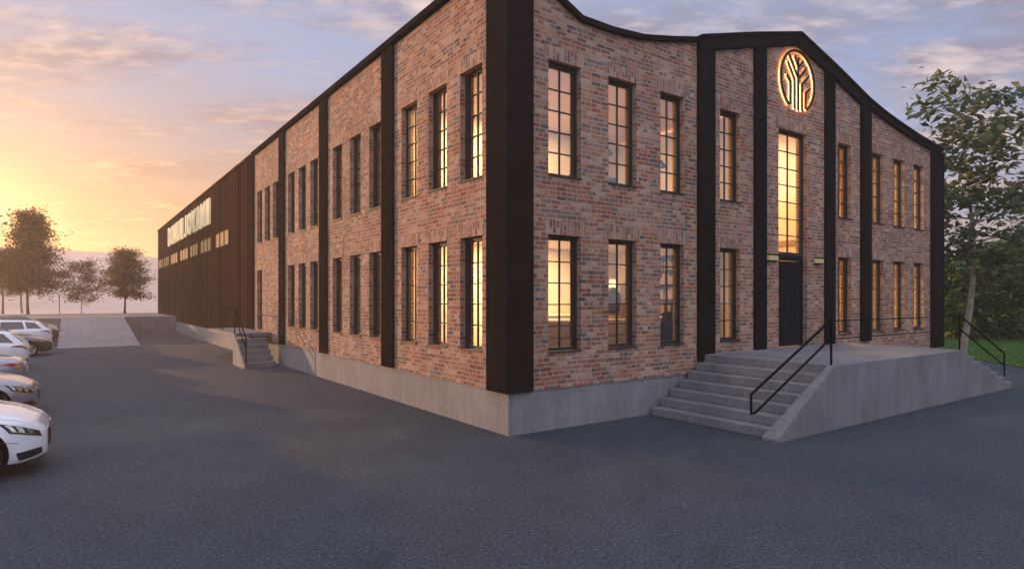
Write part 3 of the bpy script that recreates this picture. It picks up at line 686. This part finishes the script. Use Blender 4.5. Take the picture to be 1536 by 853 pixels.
def make_car(kind, paint, rear_style=0):
    T = TYPES[kind]; hL = T['L']/2; W = T['W']/2
    ends = hL - np.array([0, .012, .03, .055, .085, .12])
    xs = np.sort(np.concatenate([np.arange(-hL+.16, hL-.155, .04), ends, -ends]))
    zt = crv(xs, T['zt'], 3); zs = np.minimum(crv(xs, T['zs'], 3), zt-.03)
    zb = crv(xs, [(-hL,.36),(-hL+.3,.26),(-hL+.6,.19),(hL-.6,.18),(hL-.25,.18),(hL,.24)], 3)
    hw = np.array([W*(1 - (max(0, (abs(x)-(hL-(.72 if x > 0 else 1.05)))/(.72 if x > 0 else 1.05))**2.6)*(.36 if x > 0 else .26)) for x in xs])
    # round the very ends
    endr = np.array([math.sqrt(max(0, 1-(max(0, (abs(x)-(hL-.13))/.13))**2))*.30+.70 for x in xs])
    hw = hw*(.55+.45*endr)
    zt = zb + (zt-zb)*(.8+.2*endr); zs = zb+(zs-zb)*(.8+.2*endr)
    cab = np.clip((zt-zs-.06)/.3, 0, 1)
    S = []
    for i, x in enumerate(xs):
        w = hw[i]; a, s_, t = zb[i], zs[i], zt[i]
        rw = (1-cab[i])*w*.74 + cab[i]*W*.64; zr = s_ + (t-s_)*(.62*(1-cab[i])+.88*cab[i])
        sec = [(0,a),(w*.80,a),(w*.965,a+.06),(w*1.0,a+.42*(s_-a)),(w*.992,s_-.10*min(1,(s_-a)/.5)),(w*.945,s_),(.5*w*.945+.5*rw+.015*cab[i], s_*.5+zr*.5+.01),(rw,zr),(rw*.62,t-.018),(0,t)]
        S.append(catmull(sec, 6))
    S = np.array(S)                                                 # [station][u][y,z]
    nu = S.shape[1]
    def surf(x, u, side, off=0.0):
        f = np.interp(x, xs, np.arange(len(xs))); i = int(min(f, len(xs)-2)); fx = f-i
        g = min(max(u, 0), 9)*6; j = int(min(g, nu-2)); gu = g-j
        p00, p10, p01, p11 = S[i][j], S[i+1][j], S[i][j+1], S[i+1][j+1]
        y, z = (p00*(1-fx)+p10*fx)*(1-gu) + (p01*(1-fx)+p11*fx)*gu
        P_ = Vector((x, side*y, z))
        if off:
            dx = xs[i+1]-xs[i]
            tx = Vector((dx, side*(p10[0]-p00[0]), p10[1]-p00[1])); tu = Vector((0, side*(p01[0]-p00[0]), p01[1]-p00[1]))
            n = tx.cross(tu)*(-side)
            if n.length > 1e-9:
                n.normalize()
                if n.y*side < 0 and abs(n.y) > .2: n = -n
                elif n.z < 0 and u > 6: n = -n
                P_ += n*off
        return P_
    root = empty(('estate_car' if kind == 'wagon' else 'parked_car'), (0, 0, 0))
    bm = bmesh.new()
    wc = T['wb']; zc = T['wr']; RA = zc+.045
    for side in (1, -1):
        V = [[bm.verts.new((x, side*S[i][j][0], S[i][j][1])) for j in range(nu)] for i, x in enumerate(xs)]
        for row in V:
            for v in row:
                for c in wc:
                    d = math.hypot(v.co.x-c, v.co.z-zc)
                    if abs(v.co.y) > W*.6 and d < RA+.03 and d > RA-.035 and v.co.z < zc+RA:
                        k = RA/d; v.co.x = c+(v.co.x-c)*k; v.co.z = zc+(v.co.z-zc)*k
        for i in range(len(xs)-1):
            for j in range(nu-1):
                q = [V[i][j], V[i+1][j], V[i+1][j+1], V[i][j+1]]
                c = sum((v.co for v in q), Vector())/4
                if abs(c.y) > W*.6 and any(math.hypot(c.x-w, c.z-zc) < RA-.004 for w in wc): continue
                try: bm.faces.new(q if side > 0 else q[::-1])
                except ValueError: pass
        for i in (0, len(xs)-1):
            col = V[i]; cv = [bm.verts.new((xs[i], 0, v.co.z)) for v in col]
            for j in range(nu-1):
                try: bm.faces.new([col[j], col[j+1], cv[j+1], cv[j]])
                except ValueError: pass
    bmesh.ops.remove_doubles(bm, verts=bm.verts, dist=.0008)
    bmesh.ops.recalc_face_normals(bm, faces=bm.faces)
    for f_ in bm.faces: f_.smooth = True
    me = bpy.data.meshes.new('body'); bm.to_mesh(me); bm.free(); me.materials.append(paint)
    me.uv_layers.new(name='UVMap')
    bo = bpy.data.objects.new('body', me); COL.objects.link(bo); bo.parent = root
    # dark wheel wells + underside
    q = MB(); q.box(-hL+.25, hL-.3, -W*.62, W*.62, .2, .62); q.build('underbody', M['carblack'], root)
    def patch(mb, c4, off=.006, n=8, m=5, sides=(1, -1), mi=0):
        # corners (x,u): front-low, rear-low, rear-high, front-high
        for sd in sides:
            G = []
            for a in np.linspace(0, 1, n):
                row = []
                for b_ in np.linspace(0, 1, m):
                    x = (c4[0][0]*(1-a)+c4[1][0]*a)*(1-b_)+(c4[3][0]*(1-a)+c4[2][0]*a)*b_
                    u = (c4[0][1]*(1-a)+c4[1][1]*a)*(1-b_)+(c4[3][1]*(1-a)+c4[2][1]*a)*b_
                    row.append(surf(x, u, sd, off))
                G.append(row)
            mb.grid(G, mi)
    def sided(name, c4, mat, off=.006, n=8, m=5, parent=None):
        out_ = []
        for k, sd in enumerate((1, -1)):
            q = MB(); patch(q, c4, off, n, m, (sd,)); out_.append(q.build(name, mat, parent[k] if parent else root))
        return out_
    c0, c1 = T['cab']
    if kind == 'sedan':
        sided('side_window', [(.95,5.25),(-.12,5.25),(-.12,6.75),(.36,6.75)], M['carglass'])
        sided('side_window', [(-.20,5.25),(-1.28,5.25),(-.80,6.75),(-.20,6.75)], M['carglass'])
        q = MB(); patch(q, [(1.04,7.05),(.42,7.05),(.42,9),(1.04,9)], .006, 10, 8); q.build('windscreen', M['carglass'], root)
        q = MB(); patch(q, [(-.82,7.05),(-1.5,7.05),(-1.5,9),(-.82,9)], .006, 10, 8); q.build('rear_window', M['carglass'], root)
    else:
        sided('side_window', [(.92,5.25),(-.12,5.25),(-.12,6.75),(.40,6.75)], M['carglass'])
        sided('side_window', [(-.20,5.25),(-1.15,5.25),(-1.05,6.75),(-.20,6.75)], M['carglass'])
        sided('side_window', [(-1.25,5.3),(-1.85,5.35),(-1.55,6.7),(-1.15,6.75)], M['carglass'])
        q = MB(); patch(q, [(1.02,7.05),(.44,7.05),(.44,9),(1.02,9)], .006, 10, 8); q.build('windscreen', M['carglass'], root)
        q = MB(); patch(q, [(-1.74,7.0),(-2.08,6.4),(-2.08,9),(-1.74,9)], .006, 10, 8); q.build('rear_window', M['carglass'], root)
    # lamps, intakes, grille, seams, handles, mirrors
    hf = hL
    hl = sided('headlight', [(hf-.06,3.85),(hf-.40,3.85),(hf-.54,4.75),(hf-.09,4.52)], M['carblack'])
    sided('lens', [(hf-.14,4.0),(hf-.37,3.98),(hf-.46,4.63),(hf-.17,4.47)], M['headl'], .010, parent=hl)
    sided('reflector_bar', [(hf-.19,4.02),(hf-.235,4.02),(hf-.27,4.53),(hf-.225,4.51)], M['carblack'], .013, 3, 5, hl)
    sided('reflector_bar', [(hf-.29,4.02),(hf-.325,4.02),(hf-.385,4.56),(hf-.345,4.54)], M['carblack'], .013, 3, 5, hl)
    tl = sided('tail_lamp', [(-hf+.50,4.05),(-hf+.05,4.0),(-hf+.05,4.75),(-hf+.30,4.85)], M['tail'], .007)
    sided('reversing_lamp', [(-hf+.22,4.15),(-hf+.07,4.15),(-hf+.07,4.35),(-hf+.20,4.35)], M['headl'], .010, 4, 3, tl)
    sided('air_intake', [(hf-.06,1.9),(hf-.30,1.95),(hf-.33,2.65),(hf-.06,2.85)], M['carblack'])
    sided('rear_bumper_trim', [(-hf+.55,1.0),(-hf+.03,1.0),(-hf+.03,2.25),(-hf+.55,2.0)], M['carblack'])
    for xx in (.98, -.15, -1.05): sided('door_seam', [(xx+.005,1.6),(xx-.005,1.6),(xx-.005,5.0),(xx+.005,5.0)], M['carblack'], .0035, 2, 14)
    sided('bonnet_seam', [(hf-.25,5.55),(.98,5.5),(.98,5.56),(hf-.25,5.61)], M['carblack'], .003, 14, 2)
    sided('bumper_seam', [(hf-.30,3.3),(hf-.56,3.3),(hf-.56,3.33),(hf-.30,3.33)], M['carblack'], .003, 6, 2)
    for xx in (.0, -.92): sided('door_handle', [(xx+.09,4.3),(xx-.09,4.3),(xx-.09,4.5),(xx+.09,4.5)], paint, .02, 4, 3)
    zf = [S[-1][0][1], S[-1][-1][1]]
    q = MB(); xg = hf+.008; z0, z1 = zf[0]+.06, zf[1]-.03
    q.face([(xg,-.30,z0),(xg,.30,z0),(xg,.38,(z0+z1)/2),(xg,.33,z1),(xg,-.33,z1),(xg,-.38,(z0+z1)/2)])
    for k in range(6):
        zz = z0+.02+(z1-z0-.04)*k/5; q.box(xg+.001, xg+.012, -.29, .29, zz-.006, zz+.006)
    q.build('grille', M['carblack'], root)
    q = MB(); zr = S[0][0][1]; q.box(-hf-.012, -hf-.004, -.26, .26, zr+.20, zr+.31); q.build('number_plate', M['white'], root)
    for sd in (1, -1):
        p = surf(.72, 5.2, sd); q = MB(); q.lathe([(0,-.1),(.06,-.09),(.085,0),(.07,.08),(0,.1)], (p.x, p.y+sd*.11, p.z+.09), 'y', 12); q.tube([p, (p.x, p.y+sd*.09, p.z+.06)], .025, 6); q.build('mirror', paint, root)
    for c in wc:
        for sd in (1, -1):
            yo = sd*(W-.015); wi = -sd*.21; r = zc
            q = MB(); q.lathe([(r*.64,0),(r*.80,sd*.006),(r*.93,-sd*.004),(r,-sd*.035),(r,wi*.85),(r*.9,wi),(r*.4,wi)], (c, yo, zc), 'y', 36)
            w_ = q.build('wheel', M['tyre'], root)
            q = MB(); q.lathe([(r*.68,0),(r*.63,sd*.004),(r*.60,-sd*.03),(r*.56,-sd*.05)], (c, yo, zc), 'y', 36)
            for k in range(10):
                a = 2*math.pi*k/10 + (.10 if k % 2 else -.10); ca, sa = math.cos(a), math.sin(a)
                def pp(rad, wd_): return (c+ca*rad-sa*wd_, yo-sd*.018, zc+sa*rad+ca*wd_)
                q.face([pp(.03,-.022), pp(r*.61,-.016), pp(r*.61,.016), pp(.03,.022)])
            q.lathe([(.0,sd*.0),(.05,-sd*.005),(.06,-sd*.03)], (c, yo, zc), 'y', 16)
            q.build('rim', M['rim'], w_)
            q = MB(); q.lathe([(0,-sd*.06),(r*.66,-sd*.06),(r*.66,-sd*.065)], (c, yo, zc), 'y', 24); q.build('hub_backing', M['carblack'], w_)
    return root
def paint(name, col, metal=.2): return simple(name, col, .22, metal, .03, 2, coat=1)
PW_ = paint('white_car_paint', (.78, .78, .80), 0); PD = paint('dark_grey_car_paint', (.045, .045, .052), .3); PS = paint('silver_car_paint', (.27, .27, .31), .4)
PK = paint('black_car_paint', (.014, .014, .016), .1); PG = paint('graphite_car_paint', (.022, .02, .022), .2)
carspec = [('sedan', PW_, 0, 2.62, -6.62, 'white saloon car, nearest in the row, showing its headlight and black grille'),
    ('sedan', PS, 0, 8.0, -6.95, 'grey saloon car nosing out just behind the nearest white car'),
    ('sedan', PS, 1, 12.2, -7.35, 'silver car parked tail out with a wide red tail lamp'),
    ('wagon', PW_, 1, 19.0, -7.6, 'white estate car parked tail out with dark rear window, fourth from the camera'),
    ('sedan', PD, 0, 25.6, -7.1, 'dark grey car with bright alloy wheel between the two white estates'),
    ('wagon', PW_, 1, 31.5, -7.25, 'white hatchback parked tail out near the foot of the ramp'),
    ('sedan', PG, 0, 36.6, -6.75, 'dark saloon parked beside the ramp beyond the white hatchback'),
    ('wagon', PK, 0, 40.3, -6.85, 'black estate car at the far end of the parked row')]
for kind, pt_, rev, yb, xf, lab in carspec:
    c = make_car(kind, pt_); hl_ = TYPES[kind]['L']/2
    x, yv, _ = L2W(xf-hl_, yb); c.location = (x, yv, 0); c.scale = (1, 1, .90 if kind == 'wagon' else (1.05 if yb < 3 else .96))
    c.rotation_euler = (0, 0, TH + (math.pi if rev else 0) + (R(-1) if yb < 3 else 0))
    tag(c, lab, 'car', 'cars parked in a row on the left')

# ------------------------------------------------------------------ trees and shrubs
def leaves_mesh(name, pts, size, mat, parent=None, seed=0, droop=.3, aspect=.5, updir=None):
    rg_ = np.random.RandomState(seed); n = len(pts); pts = np.asarray(pts, float)
    d = rg_.normal(size=(n, 3)); d[:, 2] = d[:, 2]*.45 - droop*.5; d /= np.linalg.norm(d, axis=1)[:, None]
    up = rg_.normal(size=(n, 3))*.6 + np.array([0, 0, 1.0]); w = np.cross(d, up); w /= np.linalg.norm(w, axis=1)[:, None]+1e-9
    nn = np.cross(w, d)
    s = size*rg_.uniform(.6, 1.35, n)[:, None]
    a = pts; b_ = pts + d*s*.45 + w*s*aspect*.5 + nn*s*.07; c = pts + d*s - nn*s*.1; e = pts + d*s*.45 - w*s*aspect*.5 + nn*s*.07
    V = np.stack([a, b_, c, e], 1).reshape(-1, 3)
    me = bpy.data.meshes.new(name); me.vertices.add(4*n); me.vertices.foreach_set('co', V.ravel())
    me.loops.add(4*n); me.polygons.add(n)
    me.loops.foreach_set('vertex_index', np.arange(4*n)); me.polygons.foreach_set('loop_start', np.arange(0, 4*n, 4)); me.polygons.foreach_set('loop_total', np.full(n, 4))
    me.update(calc_edges=True); me.materials.append(mat)
    o = bpy.data.objects.new(name, me); COL.objects.link(o)
    if parent: o.parent = parent
    return o
def tree(name, label, loc, H_, z0, rad, leaf, nleaf, mat, bark, trunk_r, seed, limbs=40, shape=None, group=None, wob=.05, per=None, spread=.13, rise=.35, lean=0, bias=0):
    rg_ = np.random.RandomState(seed); root = empty(name, loc, 0, label, 'tree', group)
    tk = []
    ph = rg_.uniform(0, 6, 2)
    for t in np.linspace(0, 1, 16): tk.append(np.array([wob*H_*(math.sin(t*5+ph[0])-math.sin(ph[0]))*.5 + lean*t*H_, wob*H_*(math.sin(t*4+ph[1])-math.sin(ph[1]))*.5, t*H_*.95]))
    mb = MB(); mb.tube(tk, [trunk_r*(1-.9*t**.8)*(1.25 if t < .03 else 1) for t in np.linspace(0, 1, 16)], 9)
    P_ = []
    shp = shape or (lambda t: math.sin(math.pi*min(1, .12+.88*t)**.8)**.7)
    for k in range(limbs):
        t = (k+rg_.uniform(0, 1))/limbs; z = z0 + (H_*.95-z0)*t
        f = z/(H_*.95)*15; i = int(min(f, 14)); p0 = tk[i]*(1-(f-i))+tk[i+1]*(f-i)
        a = k*2.399+rg_.uniform(-.5, .5); r = rad*shp(t)*rg_.uniform(.7, 1.12)
        end = p0 + np.array([math.cos(a)*r + bias*r, math.sin(a)*r, r*rise*(1-.3*t) + rg_.uniform(-.2, .2)*r])
        m_ = (p0+end)/2 + np.array([0, 0, -.06*r]) + rg_.normal(size=3)*.04*r
        mb.tube([p0, m_, end], [trunk_r*.30*(1-.6*t), trunk_r*.18*(1-.5*t), trunk_r*.05], 5, caps=False)
        ns = 4
        for q in range(ns):
            s = rg_.uniform(.35, .95); b0 = p0*(1-s)+end*s; b1 = b0 + rg_.normal(size=3)*np.array([1, 1, .5])*.20*rad
            mb.tube([b0, b1], [trunk_r*.07, trunk_r*.03], 4, caps=False)
            m = int(nleaf/limbs/ns)
            u = rg_.uniform(-.1, 1.1, m)[:, None]
            P_.append(b0*(1-u)+b1*u + rg_.normal(size=(m, 3))*spread*rad*np.array([1, 1, .55]))
    mb.build('trunk', bark, root)
    leaves_mesh('crown', np.concatenate(P_), leaf, mat, root, seed)
    return root
def wpx(x, d): return (x-768)/927*d
def cone(t): return (1.02-t)**.95*(.6+.4*min(1, t*6))+.05
# left, beyond the ramp (stand on the terrace, z=1.2)
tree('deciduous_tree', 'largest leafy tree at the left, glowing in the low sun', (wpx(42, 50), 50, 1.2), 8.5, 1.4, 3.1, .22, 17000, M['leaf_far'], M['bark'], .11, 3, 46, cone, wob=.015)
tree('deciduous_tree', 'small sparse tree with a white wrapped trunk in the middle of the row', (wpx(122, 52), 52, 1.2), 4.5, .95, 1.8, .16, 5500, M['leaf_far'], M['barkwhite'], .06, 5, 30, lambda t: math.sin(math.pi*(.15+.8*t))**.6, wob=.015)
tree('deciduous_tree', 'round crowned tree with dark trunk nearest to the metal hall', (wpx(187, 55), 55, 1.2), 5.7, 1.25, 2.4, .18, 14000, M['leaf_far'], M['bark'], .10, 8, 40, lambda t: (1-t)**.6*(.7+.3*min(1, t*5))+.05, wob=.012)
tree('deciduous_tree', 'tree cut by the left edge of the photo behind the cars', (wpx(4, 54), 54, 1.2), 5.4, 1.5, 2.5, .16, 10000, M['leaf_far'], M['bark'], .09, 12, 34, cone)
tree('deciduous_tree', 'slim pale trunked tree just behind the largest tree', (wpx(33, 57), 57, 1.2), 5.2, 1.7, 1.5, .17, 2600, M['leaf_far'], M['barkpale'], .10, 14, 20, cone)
po = empty('wooden_stake', (wpx(89, 54), 54, 1.2), 0, 'thin wooden stake standing between the two small trees', 'post')
q = MB(); q.tube([(0,0,0),(0,0,1.75)], .035, 6); q.build('stake', M['barkpale'], po); q = MB(); q.tube([(-.06,0,1.5),(.06,0,1.5)], .05, 6); q.build('tie', M['carblack'], po)
# right
tree('slender_tree', 'slender tree with winding pale trunk at the right corner of the building', (wpx(1443, 27), 27, .03), 11.6, 3.8, 2.5, .40, 2700, M['leaf_dark'], M['barkpale'], .155, 21, 34, lambda t: (.66+.36*math.sin(math.pi*t)), wob=.065, spread=.13, rise=.4, bias=.30)
tree('broad_tree', 'broad leafy tree cut by the right edge of the photo', (wpx(1600, 33), 33, .03), 8.4, 3.0, 3.6, .36, 4200, M['leaf_dark'], M['bark'], .2, 25, 34, lambda t: .7+.3*math.sin(math.pi*t), wob=.03)
bt = tree('broad_tree', 'tree standing right of the photo, mirrored in the tall entrance window', L2W(25.5, -9.5, .0), 7.6, 2.0, 2.8, .34, 5000, M['leaf_dark'], M['bark'], .18, 31, 30, lambda t: .6+.4*math.sin(math.pi*t))
def shrub(label, loc, rx, ry, h, n, leaf, seed):
    rg_ = np.random.RandomState(seed); root = empty('hedge_shrub', loc, 0, label, 'shrub', 'large leafy shrubs behind the lawn')
    nb = int(60)
    P_ = []; mb = MB()
    for k in range(nb):
        u, v, w = rg_.normal(size=3); l = math.sqrt(u*u+v*v+w*w); rr_ = rg_.uniform(.72, 1.0)
        c = np.array([u/l*rx*rr_, v/l*ry*rr_, h*.5+w/l*h*.5*rr_])
        m = n//nb; P_.append(c + rg_.normal(size=(m, 3))*np.array([.38, .38, .3])*rx*.42)
        mb.tube([(c[0]*.1, c[1]*.1, 0), (c[0]*.5, c[1]*.5, c[2]*.6), tuple(c)], [.06, .04, .015], 4, caps=False)
    P_ = np.concatenate(P_); P_ = P_[P_[:, 2] > .05]
    mb.build('stem', M['bark'], root); leaves_mesh('foliage', P_, leaf, M['leaf_hedge'], root, seed, droop=.6, aspect=.42)
shr = [(1400, 41, 2.4, 5.4, 'shrub half hidden behind the right corner of the building'), (1448, 39, 2.6, 5.3, 'tall shrub directly behind the winding trunk'), (1508, 38, 2.7, 5.9, 'tall shrub right of the winding trunk above the far handrail'), (1570, 39, 2.8, 6.4, 'tall shrub cut by the right edge of the photo')]
for i, (px, d, rx, h, lab) in enumerate(shr): shrub(lab, (wpx(px, d), d, .03), rx, 1.7, h, 6500, .42, 50+i)
# grass blades on the lawn: uncountable
rg_ = np.random.RandomState(4); n = 26000
gx = rg_.uniform(15, 32, n*2); gy = rg_.uniform(19, 38, n*2)
def inside(px, py):
    r = np.zeros(len(px), bool); j = len(pl)-1
    for i in range(len(pl)):
        xi, yi = pl[i]; xj, yj = pl[j]
        c = ((yi > py) != (yj > py)) & (px < (xj-xi)*(py-yi)/(yj-yi+1e-12)+xi); r ^= c; j = i
    return r
ok = inside(gx, gy); gx, gy = gx[ok][:n], gy[ok][:n]; n = len(gx)
hgt = rg_.uniform(.05, .12, n); ang = rg_.uniform(0, 6.28, n); ww_ = .014
A = np.stack([gx-np.cos(ang)*ww_, gy-np.sin(ang)*ww_, np.full(n, .028)], 1); Bq = np.stack([gx+np.cos(ang)*ww_, gy+np.sin(ang)*ww_, np.full(n, .028)], 1)
Cq = np.stack([gx+rg_.normal(size=n)*.03, gy+rg_.normal(size=n)*.03, .03+hgt], 1)
V = np.stack([A, Bq, Cq], 1).reshape(-1, 3)
me = bpy.data.meshes.new('grass'); me.vertices.add(3*n); me.vertices.foreach_set('co', V.ravel()); me.loops.add(3*n); me.polygons.add(n)
me.loops.foreach_set('vertex_index', np.arange(3*n)); me.polygons.foreach_set('loop_start', np.arange(0, 3*n, 3)); me.polygons.foreach_set('loop_total', np.full(n, 3)); me.update(calc_edges=True)
me.materials.append(M['blade']); go = bpy.data.objects.new('grass', me); COL.objects.link(go); tag(go, 'short green grass on the lawn right of the building', 'grass', kind='stuff')

# ------------------------------------------------------------------ haze
HAZE = True
if HAZE:
    g = MB(); g.box(-425, 425, -90, 435, -1.5, 30)
    hm = bpy.data.materials.new('haze'); hm.use_nodes = True; nt = hm.node_tree
    nt.nodes.remove(nt.nodes['Principled BSDF'])
    pv = N(nt, 'ShaderNodeVolumePrincipled'); pv.inputs['Color'].default_value = (1, .86, .76, 1); pv.inputs['Density'].default_value = .0016; pv.inputs['Anisotropy'].default_value = .45
    nt.links.new(pv.outputs[0], nt.nodes['Material Output'].inputs['Volume'])
    ho = g.build('haze', hm); tag(ho, 'pale warm evening haze filling the air', 'haze', kind='stuff')

# ------------------------------------------------------------------ sky
w = bpy.data.worlds.new('World'); scene.world = w; w.use_nodes = True; nt = w.node_tree; L = nt.links
bg = nt.nodes['Background']; out = nt.nodes['World Output']
sky = N(nt, 'ShaderNodeTexSky', sky_type='NISHITA', sun_disc=False, sun_elevation=SUN_EL, sun_rotation=SUN_AZ, altitude=100, air_density=1.0, dust_density=2.0, ozone_density=1.2)
L.new(sky.outputs[0], bg.inputs[0]); bg.inputs[1].default_value = .10
dirv = N(nt, 'ShaderNodeTexCoord').outputs['Generated']
sp = N(nt, 'ShaderNodeSeparateXYZ'); L.new(dirv, sp.inputs[0])
dt = N(nt, 'ShaderNodeVectorMath', operation='DOT_PRODUCT'); L.new(dirv, dt.inputs[0]); dt.inputs[1].default_value = (math.sin(R(-45)), math.cos(R(-45)), 0)
zc = math_n(nt, 'MAXIMUM', sp.outputs[2], 0.0)
# v: 0 at the glow on the horizon, grows upwards and away from the sun
v = math_n(nt, 'ADD', math_n(nt, 'MULTIPLY', zc, 1.35), math_n(nt, 'MULTIPLY', math_n(nt, 'SUBTRACT', 1.0, dt.outputs['Value']), .36))
# cloud plane coordinates (perspective of a flat layer)
den = math_n(nt, 'ADD', zc, .11)
cb = N(nt, 'ShaderNodeCombineXYZ'); L.new(math_n(nt, 'DIVIDE', sp.outputs[0], den), cb.inputs[0]); L.new(math_n(nt, 'DIVIDE', sp.outputs[1], den), cb.inputs[1])
mp = N(nt, 'ShaderNodeMapping'); L.new(cb.outputs[0], mp.inputs[0]); mp.inputs['Rotation'].default_value = (0, 0, R(-28)); mp.inputs['Scale'].default_value = (.75, 1.5, 1)
n1 = noise_n(nt, mp.outputs[0], .95, 9, .60, .35); n2 = noise_n(nt, mp.outputs[0], 3.2, 8, .62, .25)
n3 = noise_n(nt, mp.outputs[0], 9.0, 6, .6, .1)
cover = ramp_n(nt, math_n(nt, 'ADD', math_n(nt, 'MULTIPLY', n1, .72), math_n(nt, 'MULTIPLY', n2, .28)), [(.45, (0, 0, 0)), (.56, (1, 1, 1))])
lit = ramp_n(nt, math_n(nt, 'ADD', math_n(nt, 'MULTIPLY', n2, .55), math_n(nt, 'MULTIPLY', n3, .45)), [(.47, (0, 0, 0)), (.62, (1, 1, 1))])
clear = ramp_n(nt, v, [(0, (1.35, .58, .15)), (.10, (1.05, .50, .18)), (.20, (.70, .39, .22)), (.33, (.50, .40, .43)), (.50, (.40, .47, .70)), (1, (.32, .43, .74))])
cdark = ramp_n(nt, v, [(0, (.85, .42, .15)), (.13, (.70, .36, .18)), (.26, (.46, .25, .20)), (.45, (.34, .26, .32)), (.75, (.34, .31, .41)), (1, (.30, .30, .42))])
clite = ramp_n(nt, v, [(0, (1.7, 1.0, .35)), (.14, (1.25, .72, .32)), (.32, (.95, .60, .40)), (.55, (1.0, .74, .65)), (.8, (.95, .77, .74)), (1, (.82, .71, .74))])
cl = mix_n(nt, lit, cdark, clite)
skyc = mix_n(nt, math_n(nt, 'MULTIPLY', cover, .85), clear, cl)
gd = N(nt, 'ShaderNodeVectorMath', operation='DOT_PRODUCT'); L.new(dirv, gd.inputs[0]); gd.inputs[1].default_value = (math.sin(R(-42))*math.cos(R(3.2)), math.cos(R(-42))*math.cos(R(3.2)), math.sin(R(3.2)))
gm = math_n(nt, 'MAXIMUM', gd.outputs['Value'], 0.0)
gl1 = math_n(nt, 'ADD', math_n(nt, 'MULTIPLY', math_n(nt, 'POWER', gm, 60.0), .40), math_n(nt, 'MULTIPLY', math_n(nt, 'POWER', gm, 420.0), 1.8))
skyc = mix_n(nt, 1.0, skyc, mix_n(nt, gl1, (0, 0, 0), (1.5, .80, .27)), 'ADD')
bg2 = N(nt, 'ShaderNodeBackground'); L.new(skyc, bg2.inputs[0])
# extra brightness added to the unseen sky overhead and behind, lighting ground and facade
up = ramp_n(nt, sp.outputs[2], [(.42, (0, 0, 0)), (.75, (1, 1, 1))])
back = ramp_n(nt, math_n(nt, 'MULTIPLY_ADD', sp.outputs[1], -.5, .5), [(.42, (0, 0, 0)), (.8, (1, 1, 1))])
fill_boost = math_n(nt, 'MAXIMUM', up, back)
L.new(mix_n(nt, fill_boost, skyc, mix_n(nt, .6, skyc, (.40, .40, .435))), bg2.inputs[0])
L.new(math_n(nt, 'MULTIPLY_ADD', fill_boost, 1.55, .80), bg2.inputs[1])
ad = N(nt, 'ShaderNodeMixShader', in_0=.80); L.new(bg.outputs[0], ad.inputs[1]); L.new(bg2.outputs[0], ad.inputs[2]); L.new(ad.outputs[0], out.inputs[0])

sl = bpy.data.lights.new('sun', 'SUN'); sl.energy = 5.0; sl.angle = R(.6); sl.color = (1, .55, .25)
so = bpy.data.objects.new('sun', sl); COL.objects.link(so); so.rotation_euler = (-SUN_DIR).to_track_quat('-Z', 'Y').to_euler()

# ------------------------------------------------------------------ camera + view
cam = bpy.data.cameras.new('camera'); co = bpy.data.objects.new('camera', cam); COL.objects.link(co)
co.location = (0, 0, 2.45); co.rotation_euler = (R(90), 0, 0)
cam.sensor_width = 36; cam.lens = 36*927/1536; cam.shift_y = (449-426.5)/1536; cam.clip_end = 4000; cam.clip_start = .05
scene.camera = co
scene.view_settings.view_transform = 'Standard'; scene.view_settings.look = 'None'; scene.view_settings.exposure = .42; scene.view_settings.gamma = 1
scene.cycles.use_denoising = True; scene.cycles.max_bounces = 8; scene.cycles.transparent_max_bounces = 16; scene.cycles.volume_bounces = 0; scene.cycles.sample_clamp_indirect = 4
scene.cycles.caustics_reflective = False; scene.cycles.caustics_refractive = False
